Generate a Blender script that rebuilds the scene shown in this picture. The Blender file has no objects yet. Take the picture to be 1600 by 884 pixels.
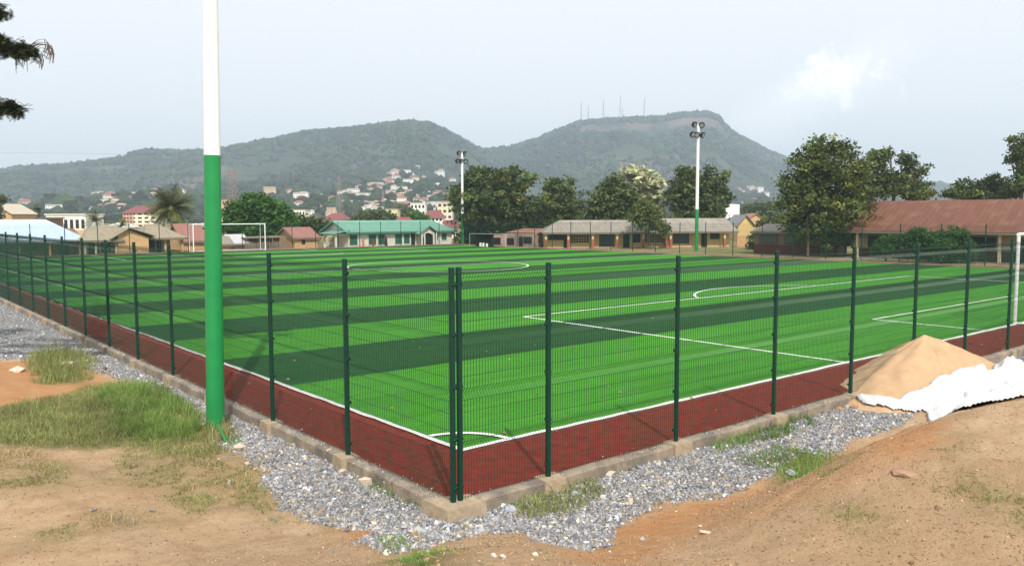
import bpy, math, random
import numpy as np
from mathutils import Vector, Matrix, noise as mnoise
random.seed(7); rng = np.random.default_rng(7)
R = math.radians
SC = bpy.context.scene
COL = SC.collection
# ------------------------------------------------------------------ camera
FPX = 1285.7                                   # focal length in pixels of a 1600 px wide picture
CAM = np.array([-8.025, -11.236, 4.903])
FW = np.array([0.63743976, 0.76621291, -0.08116851])
RT = np.array([0.76861293, -0.63970896, -0.00257276])
UP = np.cross(RT, FW)
cd = bpy.data.cameras.new('camera'); cam = bpy.data.objects.new('camera', cd); COL.objects.link(cam)
cd.sensor_width = 36; cd.lens = FPX / 1600 * 36; cd.clip_start = .1; cd.clip_end = 20000
m = Matrix.Identity(4)
for i in range(3):
    m[i][0] = RT[i]; m[i][1] = UP[i]; m[i][2] = -FW[i]; m[i][3] = CAM[i]
cam.matrix_world = m
SC.camera = cam
# ------------------------------------------------------------------ light
SUN_EL, SUN_AZ = 47, 243                       # elevation; direction towards the sun counted from +X
w = bpy.data.worlds.new('World'); SC.world = w; w.use_nodes = True
nt = w.node_tree; N = nt.nodes; L = nt.links
bg = N['Background']; bg.inputs[1].default_value = .10
sky = N.new('ShaderNodeTexSky'); sky.sky_type = 'NISHITA'; sky.sun_disc = False
sky.sun_elevation = R(SUN_EL); sky.sun_rotation = R(90 - SUN_AZ) % (2 * math.pi)
sky.air_density = 1.2; sky.dust_density = 2.5; sky.ozone_density = 1.5
veil = N.new('ShaderNodeMix'); veil.data_type = 'RGBA'; veil.inputs[0].default_value = .86
veil.inputs[7].default_value = (10.45, 10.55, 10.7, 1)
L.new(sky.outputs[0], veil.inputs[6])
tc = N.new('ShaderNodeTexCoord')
def cloud(prev, d, size, thr, seed, amount, colour):
    """a soft cumulus round the direction d"""
    d = Vector(d).normalized()
    sub = N.new('ShaderNodeVectorMath'); sub.operation = 'SUBTRACT'; L.new(tc.outputs['Generated'], sub.inputs[0]); sub.inputs[1].default_value = d
    # stretch: sideways wide, low in height, leaning up to the right
    side = Vector((0, 0, 1)).cross(d).normalized() * -1
    up = side.cross(d).normalized()
    s2 = (side * math.cos(R(size[2])) + up * math.sin(R(size[2]))); u2 = (up * math.cos(R(size[2])) - side * math.sin(R(size[2])))
    a = N.new('ShaderNodeVectorMath'); a.operation = 'DOT_PRODUCT'; L.new(sub.outputs[0], a.inputs[0]); a.inputs[1].default_value = s2 / size[0]
    b = N.new('ShaderNodeVectorMath'); b.operation = 'DOT_PRODUCT'; L.new(sub.outputs[0], b.inputs[0]); b.inputs[1].default_value = u2 / size[1]
    c = N.new('ShaderNodeCombineXYZ'); L.new(a.outputs['Value'], c.inputs[0]); L.new(b.outputs['Value'], c.inputs[1])
    ln = N.new('ShaderNodeVectorMath'); ln.operation = 'LENGTH'; L.new(c.outputs[0], ln.inputs[0])
    nz = N.new('ShaderNodeTexNoise'); nz.inputs['Scale'].default_value = thr[0]; nz.inputs['Detail'].default_value = 7; nz.inputs['Roughness'].default_value = .62
    mp = N.new('ShaderNodeMapping'); mp.inputs['Location'].default_value = (seed, seed, 0); L.new(tc.outputs['Generated'], mp.inputs[0]); L.new(mp.outputs[0], nz.inputs[0])
    f = N.new('ShaderNodeMath'); f.operation = 'MULTIPLY_ADD'; L.new(nz.outputs[0], f.inputs[0]); f.inputs[1].default_value = thr[1]; 
    neg = N.new('ShaderNodeMath'); neg.operation = 'MULTIPLY'; L.new(ln.outputs['Value'], neg.inputs[0]); neg.inputs[1].default_value = -1; L.new(neg.outputs[0], f.inputs[2])
    mr = N.new('ShaderNodeMapRange'); mr.interpolation_type = 'SMOOTHSTEP'; L.new(f.outputs[0], mr.inputs[0]); mr.inputs[1].default_value = thr[2]; mr.inputs[2].default_value = thr[3]; mr.inputs[4].default_value = amount
    mx = N.new('ShaderNodeMix'); mx.data_type = 'RGBA'; L.new(mr.outputs[0], mx.inputs[0]); L.new(prev, mx.inputs[6]); mx.inputs[7].default_value = colour
    return mx.outputs[2]
def ray(px, py):
    v = FW + RT * (px - 800) / FPX - UP * (py - 442) / FPX
    return v
o_ = veil.outputs[2]
o_ = cloud(o_, ray(1240, 165), (.17, .050, 24), (14, 1.2, -.35, .55), 3.3, .55, (11.9, 11.9, 12.0, 1))
o_ = cloud(o_, ray(1318, 118), (.047, .036, 18), (30, 5.5, 1.75, 3.0), 1.7, 1, (13.4, 13.0, 12.5, 1))
o_ = cloud(o_, ray(1255, 140), (.060, .015, 28), (30, 5.0, 1.5, 3.0), 5.1, .6, (13.2, 13.0, 12.8, 1))
L.new(o_, bg.inputs[0])
sd = bpy.data.lights.new('sun', 'SUN'); sd.energy = 4.4; sd.angle = R(.53); sd.color = (1, .955, .88)
so = bpy.data.objects.new('sun', sd); COL.objects.link(so)
ce = math.cos(R(SUN_EL))
so.rotation_euler = Vector((-math.cos(R(SUN_AZ)) * ce, -math.sin(R(SUN_AZ)) * ce, -math.sin(R(SUN_EL)))).to_track_quat('-Z', 'Y').to_euler()
so.location = (0, 0, 60)
SC.render.engine = 'CYCLES'
SC.view_settings.view_transform = 'Standard'; SC.view_settings.look = 'None'
SC.view_settings.gamma = 1; SC.view_settings.exposure = 0.14
SC.cycles.max_bounces = 8; SC.cycles.volume_bounces = 1; SC.cycles.transparent_max_bounces = 12
SC.cycles.sample_clamp_indirect = 8
# ------------------------------------------------------------------ helpers
def at(px, py, D):
    return CAM + ray(px, py) * D
def G(px, py, z=-.24):
    v = ray(px, py); return CAM + v * ((z - CAM[2]) / v[2])
def ray_at_Y(px, Y, z=-.24):
    """ground point on the line Y = const seen in the direction of column px"""
    v = ray(px, 400); t = (Y - CAM[1]) / v[1]; p = CAM + v * t; return np.array([p[0], Y, z])
def hgt(py, px, P):
    """height of the point above P that lies in row py"""
    D = (np.array(P) - CAM) @ FW; v = ray(px, py); return CAM[2] + v[2] * D
def h2(ix, iy, s):
    n = (ix * 374761393 + iy * 668265263 + s * 1442695041) & 0xffffffff
    n = ((n ^ (n >> 13)) * 1274126177) & 0xffffffff
    return ((n ^ (n >> 16)) & 0xffff) / 65535.0
def vn(x, y, s=0):
    x = np.asarray(x, float); y = np.asarray(y, float)
    ix = np.floor(x).astype(np.int64); iy = np.floor(y).astype(np.int64); fx = x - ix; fy = y - iy
    fx = fx * fx * (3 - 2 * fx); fy = fy * fy * (3 - 2 * fy)
    return (h2(ix, iy, s) * (1 - fx) + h2(ix + 1, iy, s) * fx) * (1 - fy) + (h2(ix, iy + 1, s) * (1 - fx) + h2(ix + 1, iy + 1, s) * fx) * fy
def fbm(x, y, o=4, s=0):
    t = 0; a = .5
    for i in range(o):
        t = t + a * (vn(x * 2 ** i, y * 2 ** i, s + i) - .5) * 2; a *= .5
    return t
def smooth(t):
    t = np.clip(t, 0, 1); return t * t * (3 - 2 * t)
class MB:
    def __init__(s): s.v = []; s.f = []; s.m = []
    def add(s, vs, fs, mi=0):
        b = len(s.v); s.v += [tuple(map(float, p)) for p in vs]; s.f += [tuple(i + b for i in f) for f in fs]; s.m += [mi] * len(fs)
    def box(s, a, b, mi=0):
        x0, y0, z0 = a; x1, y1, z1 = b
        s.add([(x0, y0, z0), (x1, y0, z0), (x1, y1, z0), (x0, y1, z0), (x0, y0, z1), (x1, y0, z1), (x1, y1, z1), (x0, y1, z1)],
              [(0, 3, 2, 1), (4, 5, 6, 7), (0, 1, 5, 4), (1, 2, 6, 5), (2, 3, 7, 6), (3, 0, 4, 7)], mi)
    def slab(s, q, t, mi=0):
        """thick sheet from 4 corners (any plane), t = thickness downward along its normal"""
        q = [Vector(p) for p in q]; n = (q[1] - q[0]).cross(q[3] - q[0]).normalized() * -t
        s.add(q + [p + n for p in q], [(0, 1, 2, 3), (7, 6, 5, 4), (0, 4, 5, 1), (1, 5, 6, 2), (2, 6, 7, 3), (3, 7, 4, 0)], mi)
    def prism(s, pts, d, mi=0):
        """polygon extruded along vector d"""
        n = len(pts); d = Vector(d); p = [Vector(a) for a in pts]
        s.add(p + [a + d for a in p], [tuple(range(n))[::-1], tuple(range(n, 2 * n))] + [(i, (i + 1) % n, n + (i + 1) % n, n + i) for i in range(n)], mi)
    def tube(s, path, rad, seg=8, mi=0, cap=True):
        P = [Vector(p) for p in path]; rr = rad if hasattr(rad, '__len__') else [rad] * len(P)
        vs = []; fs = []; ref = None
        for i, p in enumerate(P):
            t = (P[min(i + 1, len(P) - 1)] - P[max(i - 1, 0)]).normalized()
            if ref is None: ref = t.orthogonal().normalized()
            a = (ref - t * ref.dot(t)).normalized(); ref = a; b = t.cross(a)
            for k in range(seg):
                an = 2 * math.pi * k / seg; vs.append(p + (a * math.cos(an) + b * math.sin(an)) * rr[i])
        for i in range(len(P) - 1):
            for k in range(seg):
                fs.append((i * seg + k, i * seg + (k + 1) % seg, (i + 1) * seg + (k + 1) % seg, (i + 1) * seg + k))
        s.add(vs, fs, mi)
        if cap:
            s.add(vs[:seg], [tuple(range(seg))[::-1]], mi); s.add(vs[-seg:], [tuple(range(seg))], mi)
    def mesh(s, name, mats, sm=False):
        me = bpy.data.meshes.new(name); me.from_pydata(s.v, [], s.f)
        for a in (mats if isinstance(mats, (list, tuple)) else [mats]): me.materials.append(a)
        if any(s.m): me.polygons.foreach_set('material_index', s.m)
        if sm: me.polygons.foreach_set('use_smooth', [True] * len(s.f))
        me.update(); return me
    def build(s, name, mats, parent=None, sm=False):
        o = bpy.data.objects.new(name, s.mesh(name, mats, sm)); COL.objects.link(o)
        if parent is not None: o.parent = parent
        return o
def npmesh(name, V, F, mats, attrs=None, sm=False, midx=None):
    """V (n,3), F (m,k) arrays"""
    me = bpy.data.meshes.new(name); k = F.shape[1]
    me.vertices.add(len(V)); me.vertices.foreach_set('co', np.ascontiguousarray(V, dtype=np.float32).ravel())
    me.loops.add(F.size); me.loops.foreach_set('vertex_index', np.ascontiguousarray(F, dtype=np.int32).ravel())
    me.polygons.add(len(F)); me.polygons.foreach_set('loop_start', np.arange(0, F.size, k, dtype=np.int32))
    me.polygons.foreach_set('use_smooth', np.full(len(F), sm, dtype=bool))
    for a in (mats if isinstance(mats, (list, tuple)) else [mats]): me.materials.append(a)
    if midx is not None: me.polygons.foreach_set('material_index', np.asarray(midx, dtype=np.int32))
    for n_, (t, dat) in (attrs or {}).items():
        at_ = me.attributes.new(n_, t, 'POINT')
        if t == 'FLOAT': at_.data.foreach_set('value', np.asarray(dat, dtype=np.float32).ravel())
        else: at_.data.foreach_set('color', np.asarray(dat, dtype=np.float32).ravel())
    me.update(calc_edges=True); me.validate(); return me
def tag(o, label=None, cat=None, group=None, kind=None):
    if label: o['label'] = label
    if cat: o['category'] = cat
    if group: o['group'] = group
    if kind: o['kind'] = kind
    return o
def thing(name, label, cat, loc, rz=0, group=None):
    o = bpy.data.objects.new(name, None); COL.objects.link(o); o.location = tuple(map(float, loc)); o.rotation_euler = (0, 0, rz)
    o.empty_display_size = .3
    return tag(o, label, cat, group)
def link(name, me, parent=None):
    o = bpy.data.objects.new(name, me); COL.objects.link(o)
    if parent is not None: o.parent = parent
    return o
# ------------------------------------------------------------------ materials
MATS = {}
def mat(name, col, rough=.8, var=.18, scale=3.0, bump=0, bscale=40, metal=0, col2=None, attr=None, spec=.3, dirt=None, trans=0):
    if name in MATS: return MATS[name]
    M = bpy.data.materials.new(name); M.use_nodes = True; t = M.node_tree; n = t.nodes; l = t.links
    b = n['Principled BSDF']; b.inputs['Roughness'].default_value = rough; b.inputs['Metallic'].default_value = metal
    b.inputs['Specular IOR Level'].default_value = spec
    g = n.new('ShaderNodeNewGeometry'); 
    tcx = n.new('ShaderNodeTexCoord')
    nz = n.new('ShaderNodeTexNoise'); nz.inputs['Scale'].default_value = scale; nz.inputs['Detail'].default_value = 6; nz.inputs['Roughness'].default_value = .65
    l.new(tcx.outputs['Object'], nz.inputs[0])
    mr = n.new('ShaderNodeMapRange'); mr.inputs[1].default_value = .3; mr.inputs[2].default_value = .7; l.new(nz.outputs[0], mr.inputs[0])
    mx = n.new('ShaderNodeMix'); mx.data_type = 'RGBA'; l.new(mr.outputs[0], mx.inputs[0])
    c2 = col2 or tuple(c * (1 + var) for c in col)
    mx.inputs[6].default_value = tuple(c * (1 - var) for c in col) + (1,) if not col2 else tuple(col) + (1,)
    mx.inputs[7].default_value = tuple(c2) + (1,)
    out = mx.outputs[2]
    if dirt:
        z2 = n.new('ShaderNodeTexNoise'); z2.inputs['Scale'].default_value = dirt[1]; z2.inputs['Detail'].default_value = 8; z2.inputs['Roughness'].default_value = .7
        l.new(tcx.outputs['Object'], z2.inputs[0])
        m2 = n.new('ShaderNodeMapRange'); m2.inputs[1].default_value = dirt[2]; m2.inputs[2].default_value = dirt[2] + .12; l.new(z2.outputs[0], m2.inputs[0]); m2.inputs[4].default_value = .8
        x2 = n.new('ShaderNodeMix'); x2.data_type = 'RGBA'; l.new(m2.outputs[0], x2.inputs[0]); l.new(out, x2.inputs[6]); x2.inputs[7].default_value = tuple(dirt[0]) + (1,); out = x2.outputs[2]
    if attr:
        a = n.new('ShaderNodeAttribute'); a.attribute_name = attr
        x3 = n.new('ShaderNodeMix'); x3.data_type = 'RGBA'; x3.blend_type = 'MULTIPLY'; x3.inputs[0].default_value = 1; l.new(out, x3.inputs[6]); l.new(a.outputs['Color'], x3.inputs[7]); out = x3.outputs[2]
    l.new(out, b.inputs['Base Color'])
    if bump:
        z = n.new('ShaderNodeTexNoise'); z.inputs['Scale'].default_value = bscale; z.inputs['Detail'].default_value = 5; l.new(tcx.outputs['Object'], z.inputs[0])
        bp = n.new('ShaderNodeBump'); bp.inputs['Strength'].default_value = bump; bp.inputs['Distance'].default_value = .02; l.new(z.outputs[0], bp.inputs['Height']); l.new(bp.outputs[0], b.inputs['Normal'])
    if trans:
        tr = n.new('ShaderNodeBsdfTranslucent'); l.new(out, tr.inputs[0]); ad = n.new('ShaderNodeMixShader'); ad.inputs[0].default_value = trans
        l.new(b.outputs[0], ad.inputs[1]); l.new(tr.outputs[0], ad.inputs[2]); l.new(ad.outputs[0], n['Material Output'].inputs[0])
    MATS[name] = M; return M
def ridged(name, col, col2, wl, axis='X', rough=.55, streak=(.3, .15, .1), amt=.5):
    """corrugated sheet: ridges across one object axis, rust streaks down the slope"""
    M = bpy.data.materials.new(name); M.use_nodes = True; t = M.node_tree; n = t.nodes; l = t.links; b = n['Principled BSDF']; b.inputs['Roughness'].default_value = rough
    tcx = n.new('ShaderNodeTexCoord'); wv = n.new('ShaderNodeTexWave'); wv.bands_direction = axis; wv.inputs['Scale'].default_value = .314 / wl; l.new(tcx.outputs['Object'], wv.inputs[0])
    bp = n.new('ShaderNodeBump'); bp.inputs['Strength'].default_value = .6; bp.inputs['Distance'].default_value = .03; l.new(wv.outputs[1], bp.inputs['Height']); l.new(bp.outputs[0], b.inputs['Normal'])
    mp = n.new('ShaderNodeMapping'); mp.inputs['Scale'].default_value = (2.2, .25, .25) if axis == 'X' else (.25, 2.2, .25); l.new(tcx.outputs['Object'], mp.inputs[0])
    nz = n.new('ShaderNodeTexNoise'); nz.inputs['Scale'].default_value = 1.3; nz.inputs['Detail'].default_value = 8; nz.inputs['Roughness'].default_value = .7; l.new(mp.outputs[0], nz.inputs[0])
    mr = n.new('ShaderNodeMapRange'); mr.inputs[1].default_value = .35; mr.inputs[2].default_value = .68; l.new(nz.outputs[0], mr.inputs[0])
    mx = n.new('ShaderNodeMix'); mx.data_type = 'RGBA'; l.new(mr.outputs[0], mx.inputs[0]); mx.inputs[6].default_value = col + (1,); mx.inputs[7].default_value = col2 + (1,)
    n2 = n.new('ShaderNodeTexNoise'); n2.inputs['Scale'].default_value = .8; n2.inputs['Detail'].default_value = 9; l.new(tcx.outputs['Object'], n2.inputs[0])
    m2 = n.new('ShaderNodeMapRange'); m2.inputs[1].default_value = .52; m2.inputs[2].default_value = .7; m2.inputs[4].default_value = amt; l.new(n2.outputs[0], m2.inputs[0])
    x2 = n.new('ShaderNodeMix'); x2.data_type = 'RGBA'; l.new(m2.outputs[0], x2.inputs[0]); l.new(mx.outputs[2], x2.inputs[6]); x2.inputs[7].default_value = streak + (1,)
    l.new(x2.outputs[2], b.inputs['Base Color']); MATS[name] = M; return M

M_post = mat('post_green', (.004, .036, .022), .5, .15, 8, spec=.25)
M_wire = mat('wire_green', (.005, .040, .024), .45, .1, 8, spec=.4)
M_conc = mat('kerb_concrete', (.28, .225, .165), .95, .35, 2.5, .8, 30, dirt=((.14, .125, .11), .8, .47))
M_foot = mat('footing_concrete', (.36, .28, .19), .95, .22, 4, .7, 25, dirt=((.24, .17, .11), 3, .55))
M_white = mat('white_paint', (.80, .80, .79), .4, .03, 3, spec=.5, dirt=((.55, .50, .43), 1.6, .68))
M_lampgreen = mat('green_paint', (.012, .24, .065), .36, .10, 2, spec=.4, dirt=((.03, .20, .07), 2.2, .60))
M_black = mat('black_metal', (.012, .012, .014), .45, .2, 8)
M_lens = mat('lamp_glass', (.30, .32, .33), .12, .1, 8, spec=.8)
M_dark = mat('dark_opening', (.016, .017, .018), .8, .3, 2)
M_shutter = mat('green_shutter', (.03, .13, .075), .6, .12, 6)
M_wallw = mat('white_wall', (.80, .77, .68), .9, .05, 1.2, dirt=((.52, .45, .36), .7, .66))
M_wally = mat('yellow_wall', (.60, .45, .20), .9, .10, .8, dirt=((.38, .27, .14), .8, .6))
M_wallt = mat('tan_wall', (.52, .33, .17), .9, .15, .9, dirt=((.33, .2, .12), .8, .58))
M_wallb = mat('brown_wall', (.22, .12, .075), .9, .2, .7)
M_wallp = mat('bare_block_wall', (.40, .30, .24), .95, .2, 1.0, dirt=((.22, .16, .13), 1, .52))
M_maroon = mat('maroon_dado', (.10, .028, .025), .8, .15, 1)
M_wallbeige = mat('beige_wall', (.42, .34, .22), .9, .15, 1)
M_pillar = mat('brick_red_pillar', (.42, .12, .06), .9, .15, 2)
M_cream = mat('cream_pillar', (.66, .55, .36), .9, .1, 2)
M_rgreen = ridged('green_sheet_roof', (.12, .29, .205), (.17, .35, .26), .25, 'X', .7, (.10, .24, .17), .4)
M_rust = ridged('rusty_sheet_roof', (.118, .042, .023), (.178, .070, .040), .62, 'X', .75, (.22, .12, .08), .5)
M_rblue = ridged('pale_blue_sheet_roof', (.40, .50, .66), (.46, .56, .70), .35, 'X', .45, (.44, .50, .6), .3)
M_rgrey = ridged('weathered_grey_roof', (.24, .21, .17), (.31, .275, .225), .3, 'X', .8, (.17, .15, .13), .6)
M_rtan = ridged('weathered_tan_roof', (.27, .23, .16), (.34, .29, .2), .3, 'X', .8, (.2, .17, .13), .5)
M_rred = ridged('maroon_sheet_roof', (.17, .045, .042), (.22, .065, .058), .4, 'X', .6, (.16, .04, .04), .3)
M_rpink = ridged('faded_red_roof', (.27, .115, .09), (.33, .15, .12), .4, 'X', .7, (.28, .12, .1), .5)
M_fascia = mat('roof_fascia', (.20, .17, .13), .8, .2, 3)
M_bark = mat('bark', (.11, .08, .055), .95, .3, 5, .8, 14)
M_barkp = mat('pale_bark', (.26, .22, .17), .95, .3, 5, .8, 14)
M_sand = mat('sand_heap', (.48, .315, .18), .95, .12, 2, .5, 60, dirt=((.38, .25, .14), 1.5, .56))
M_tarp = mat('white_tarpaulin', (.60, .595, .59), .6, .04, 2, .2, 12, spec=.4, dirt=((.62, .52, .42), 2.2, .66))
M_rock = mat('pale_stone', (.58, .47, .36), .9, .25, 5, .6, 20)
M_rockr = mat('reddish_stone', (.33, .20, .125), .9, .25, 5, .6, 20)
M_plastic = mat('thin_plastic', (.50, .53, .58), .3, .1, 10, spec=.6, trans=.3)
M_skin = mat('dark_skin', (.075, .038, .022), .6, .1, 4)
M_hair = mat('black_hair', (.01, .009, .008), .8, .1, 20)
M_orange = mat('orange_cloth', (.70, .17, .035), .85, .1, 8)
M_blackcloth = mat('dark_cloth', (.03, .025, .03), .9, .2, 8)
M_grille = mat('wire_grille', (.10, .10, .10), .7, .2, 4)
M_steel = mat('lattice_steel', (.26, .20, .19), .6, .2, 2)

# ------------------------------------------------------------------ the ground
FX, FY = 77.6, 107.3                            # far corner of the fenced ground
XS, YS, XR, YF, YM, XC = 2.06, 2.60, 75.6, 105.0, 56.2, 38.6
def ground_z(x, y, detail=True):
    x = np.asarray(x, float); y = np.asarray(y, float)
    r = np.hypot(x - CAM[0], y - CAM[1])
    rad = sum(np.interp(r + o, [0, 2, 5, 7.5, 9, 10.5, 12, 13, 13.9], [3.5, 3.4, 2.5, 1.7, 1.2, .72, .32, .10, 0]) for o in (-.5, 0, .5)) / 3
    s = -y
    hb = np.interp(x, [-1, 1.5, 4, 6.2, 9, 13, 26, 42], [0, .8, 1.75, 1.95, 2.05, 2.1, 2.0, 0])
    rb = hb * smooth((s - np.interp(x, [3, 6, 9, 13, 20], [2.2, 2.4, 2.9, 3.6, 3.8])) / 3.6)
    # low rise on the left, under the grass
    lb = .35 * smooth((-x - 2.6) / 3.0) * smooth((y + 4) / 6) * (1 - smooth((y - 22) / 30))
    z = -.24 + np.sqrt(rad ** 2 + rb ** 2 + lb ** 2)
    gx, gy = MOUND
    z = z + MH * np.exp(-(((x - gx) / 1.15) ** 2 + ((y - gy) / .8) ** 2) ** 1.3)
    if detail:
        far = smooth((np.minimum(np.hypot(np.minimum(x, 0), np.minimum(y, 0)), 3) - .5) / 2.0)
        near = 1 - smooth((r - 25) / 40)
        z = z + far * near * (.10 * fbm(x * .45, y * .45, 3, 5) + .055 * fbm(x * 1.9, y * 1.9, 5, 9) - .05 * np.clip(1 - np.abs((y + 5.0 + .10 * (x - 4) + .25 * fbm(x * .5, y * .2, 2, 70)) / .22), 0, 1) * smooth((x - .5) / 2))
    inside = (x > .05) & (y > .05) & (x < FX - .05) & (y < FY - .05)
    return np.where(inside, -.5, z)
MOUND = (0.0, -2.9); MH = 0.0
def hit(px, py):
    v = ray(px, py); t = 4.0
    lo = t
    while t < 400:
        p = CAM + v * t
        z = -.24 if (p[0] > 0 and p[1] > 0) else float(ground_z(p[0], p[1], False))
        if p[2] < z: break
        lo = t; t *= 1.01
    for _ in range(20):
        mid = (lo + t) / 2; p = CAM + v * mid
        z = -.24 if (p[0] > 0 and p[1] > 0) else float(ground_z(p[0], p[1], False))
        if p[2] < z: t = mid
        else: lo = mid
    return (CAM + v * t)[:2]
MOUND = tuple(hit(792, 880)); MH = .20
def poly(pp): return np.array([hit(*p) for p in pp])
def sdist(P, x, y):
    """signed distance, positive inside"""
    d = np.full(x.shape, 1e9); ins = np.zeros(x.shape, bool); n = len(P)
    for i in range(n):
        ax, ay = P[i]; bx, by = P[(i + 1) % n]; ex, ey = bx - ax, by - ay; L2 = ex * ex + ey * ey + 1e-12
        t = np.clip(((x - ax) * ex + (y - ay) * ey) / L2, 0, 1)
        d = np.minimum(d, np.hypot(x - ax - t * ex, y - ay - t * ey))
        c = ((ay > y) != (by > y)) & (x < (bx - ax) * (y - ay) / (by - ay + 1e-12) + ax); ins ^= c
    return np.where(ins, d, -d)
# gravel strip: traced outer rim, inner rim runs under the kerb
rim = poly([(-60, 556), (0, 562), (45, 560), (90, 545), (140, 572), (200, 592), (262, 612), (318, 640), (345, 690), (385, 708), (425, 742), (450, 790), (500, 812), (560, 822), (600, 828), (585, 846), (625, 862), (680, 850), (742, 832), (832, 830), (876, 856), (905, 858), (948, 848), (948, 826), (1006, 802), (1030, 784), (1130, 770), (1190, 748), (1240, 706), (1290, 712), (1320, 690), (1395, 664), (1425, 640)])
GRAVEL = np.vstack([rim, [[14.0, .1], [.1, .1], [.1, 75], [rim[0][0] - 1.0, 75]]])
GRAVEL2 = np.array([[18.5, .1], [50, .1], [50, -3.0], [30, -2.6], [22, -1.9], [19, -1.2]])
GRASS = [poly(p) for p in ([(-60, 650), (0, 636), (60, 622), (130, 606), (200, 596), (262, 606), (300, 632), (330, 668), (356, 700), (330, 722), (250, 706), (200, 690), (130, 700), (60, 700), (-60, 705)],
                           [(45, 562), (100, 548), (150, 566), (130, 596), (60, 600)],
                           [(790, 792), (850, 755), (930, 742), (950, 770), (900, 800), (830, 812)],
                           [(1100, 690), (1180, 662), (1262, 640), (1275, 662), (1200, 690), (1120, 705)],
                           [(1150, 720), (1210, 698), (1310, 712), (1300, 730), (1210, 732)],
                           [(590, 845), (640, 842), (645, 862), (600, 866)],
                           [(600, 884), (660, 862), (720, 862), (700, 900), (600, 900)],
                           [(560, 752), (600, 745), (665, 790), (640, 800)])]
DRY = [poly(p) for p in ([(200, 700), (330, 700), (360, 690), (400, 735), (452, 792), (440, 815), (330, 795), (250, 770), (150, 750)],
                         [(-60, 700), (60, 700), (110, 730), (60, 760), (-60, 770)],
                         [(1430, 760), (1520, 742), (1640, 772), (1640, 830), (1500, 800)],
                         [(450, 800), (520, 805), (530, 822), (470, 815)], [(60, 830), (120, 815), (135, 850), (80, 860)], [(1460, 700), (1500, 690), (1520, 704), (1480, 712)], [(1290, 800), (1360, 780), (1400, 810), (1320, 830)], [(250, 700), (420, 700), (400, 800), (260, 770)], [(0, 730), (120, 720), (130, 760), (0, 770)], [(130, 800), (230, 790), (240, 830), (140, 840)],
                         [(250, 775), (330, 765), (352, 800), (290, 806)])]
ORANGE = [poly(p) for p in ([(-60, 566), (60, 564), (150, 585), (200, 600), (120, 615), (60, 632), (-60, 640)],
                            [(525, 820), (560, 812), (603, 832), (580, 848), (540, 842)],
                            [(870, 884), (950, 830), (1010, 800), (1130, 775), (1240, 735), (1330, 700), (1480, 665), (1500, 690), (1300, 775), (1100, 830), (960, 884)])]
BROWN = [poly([(676, 884), (690, 852), (742, 832), (832, 830), (884, 864), (870, 900), (680, 900)]), poly([(1230, 735), (1310, 700), (1370, 690), (1420, 706), (1300, 790), (1150, 850), (1090, 840)]), poly([(1180, 790), (1360, 720), (1480, 712), (1660, 760), (1660, 884), (1000, 900), (1080, 850)])]
def zone(ps, x, y, wob=.12, s=3):
    d = np.max([sdist(p, x, y) for p in ps], axis=0)
    return d + wob * fbm(x * 1.6, y * 1.6, 4, s)
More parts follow.
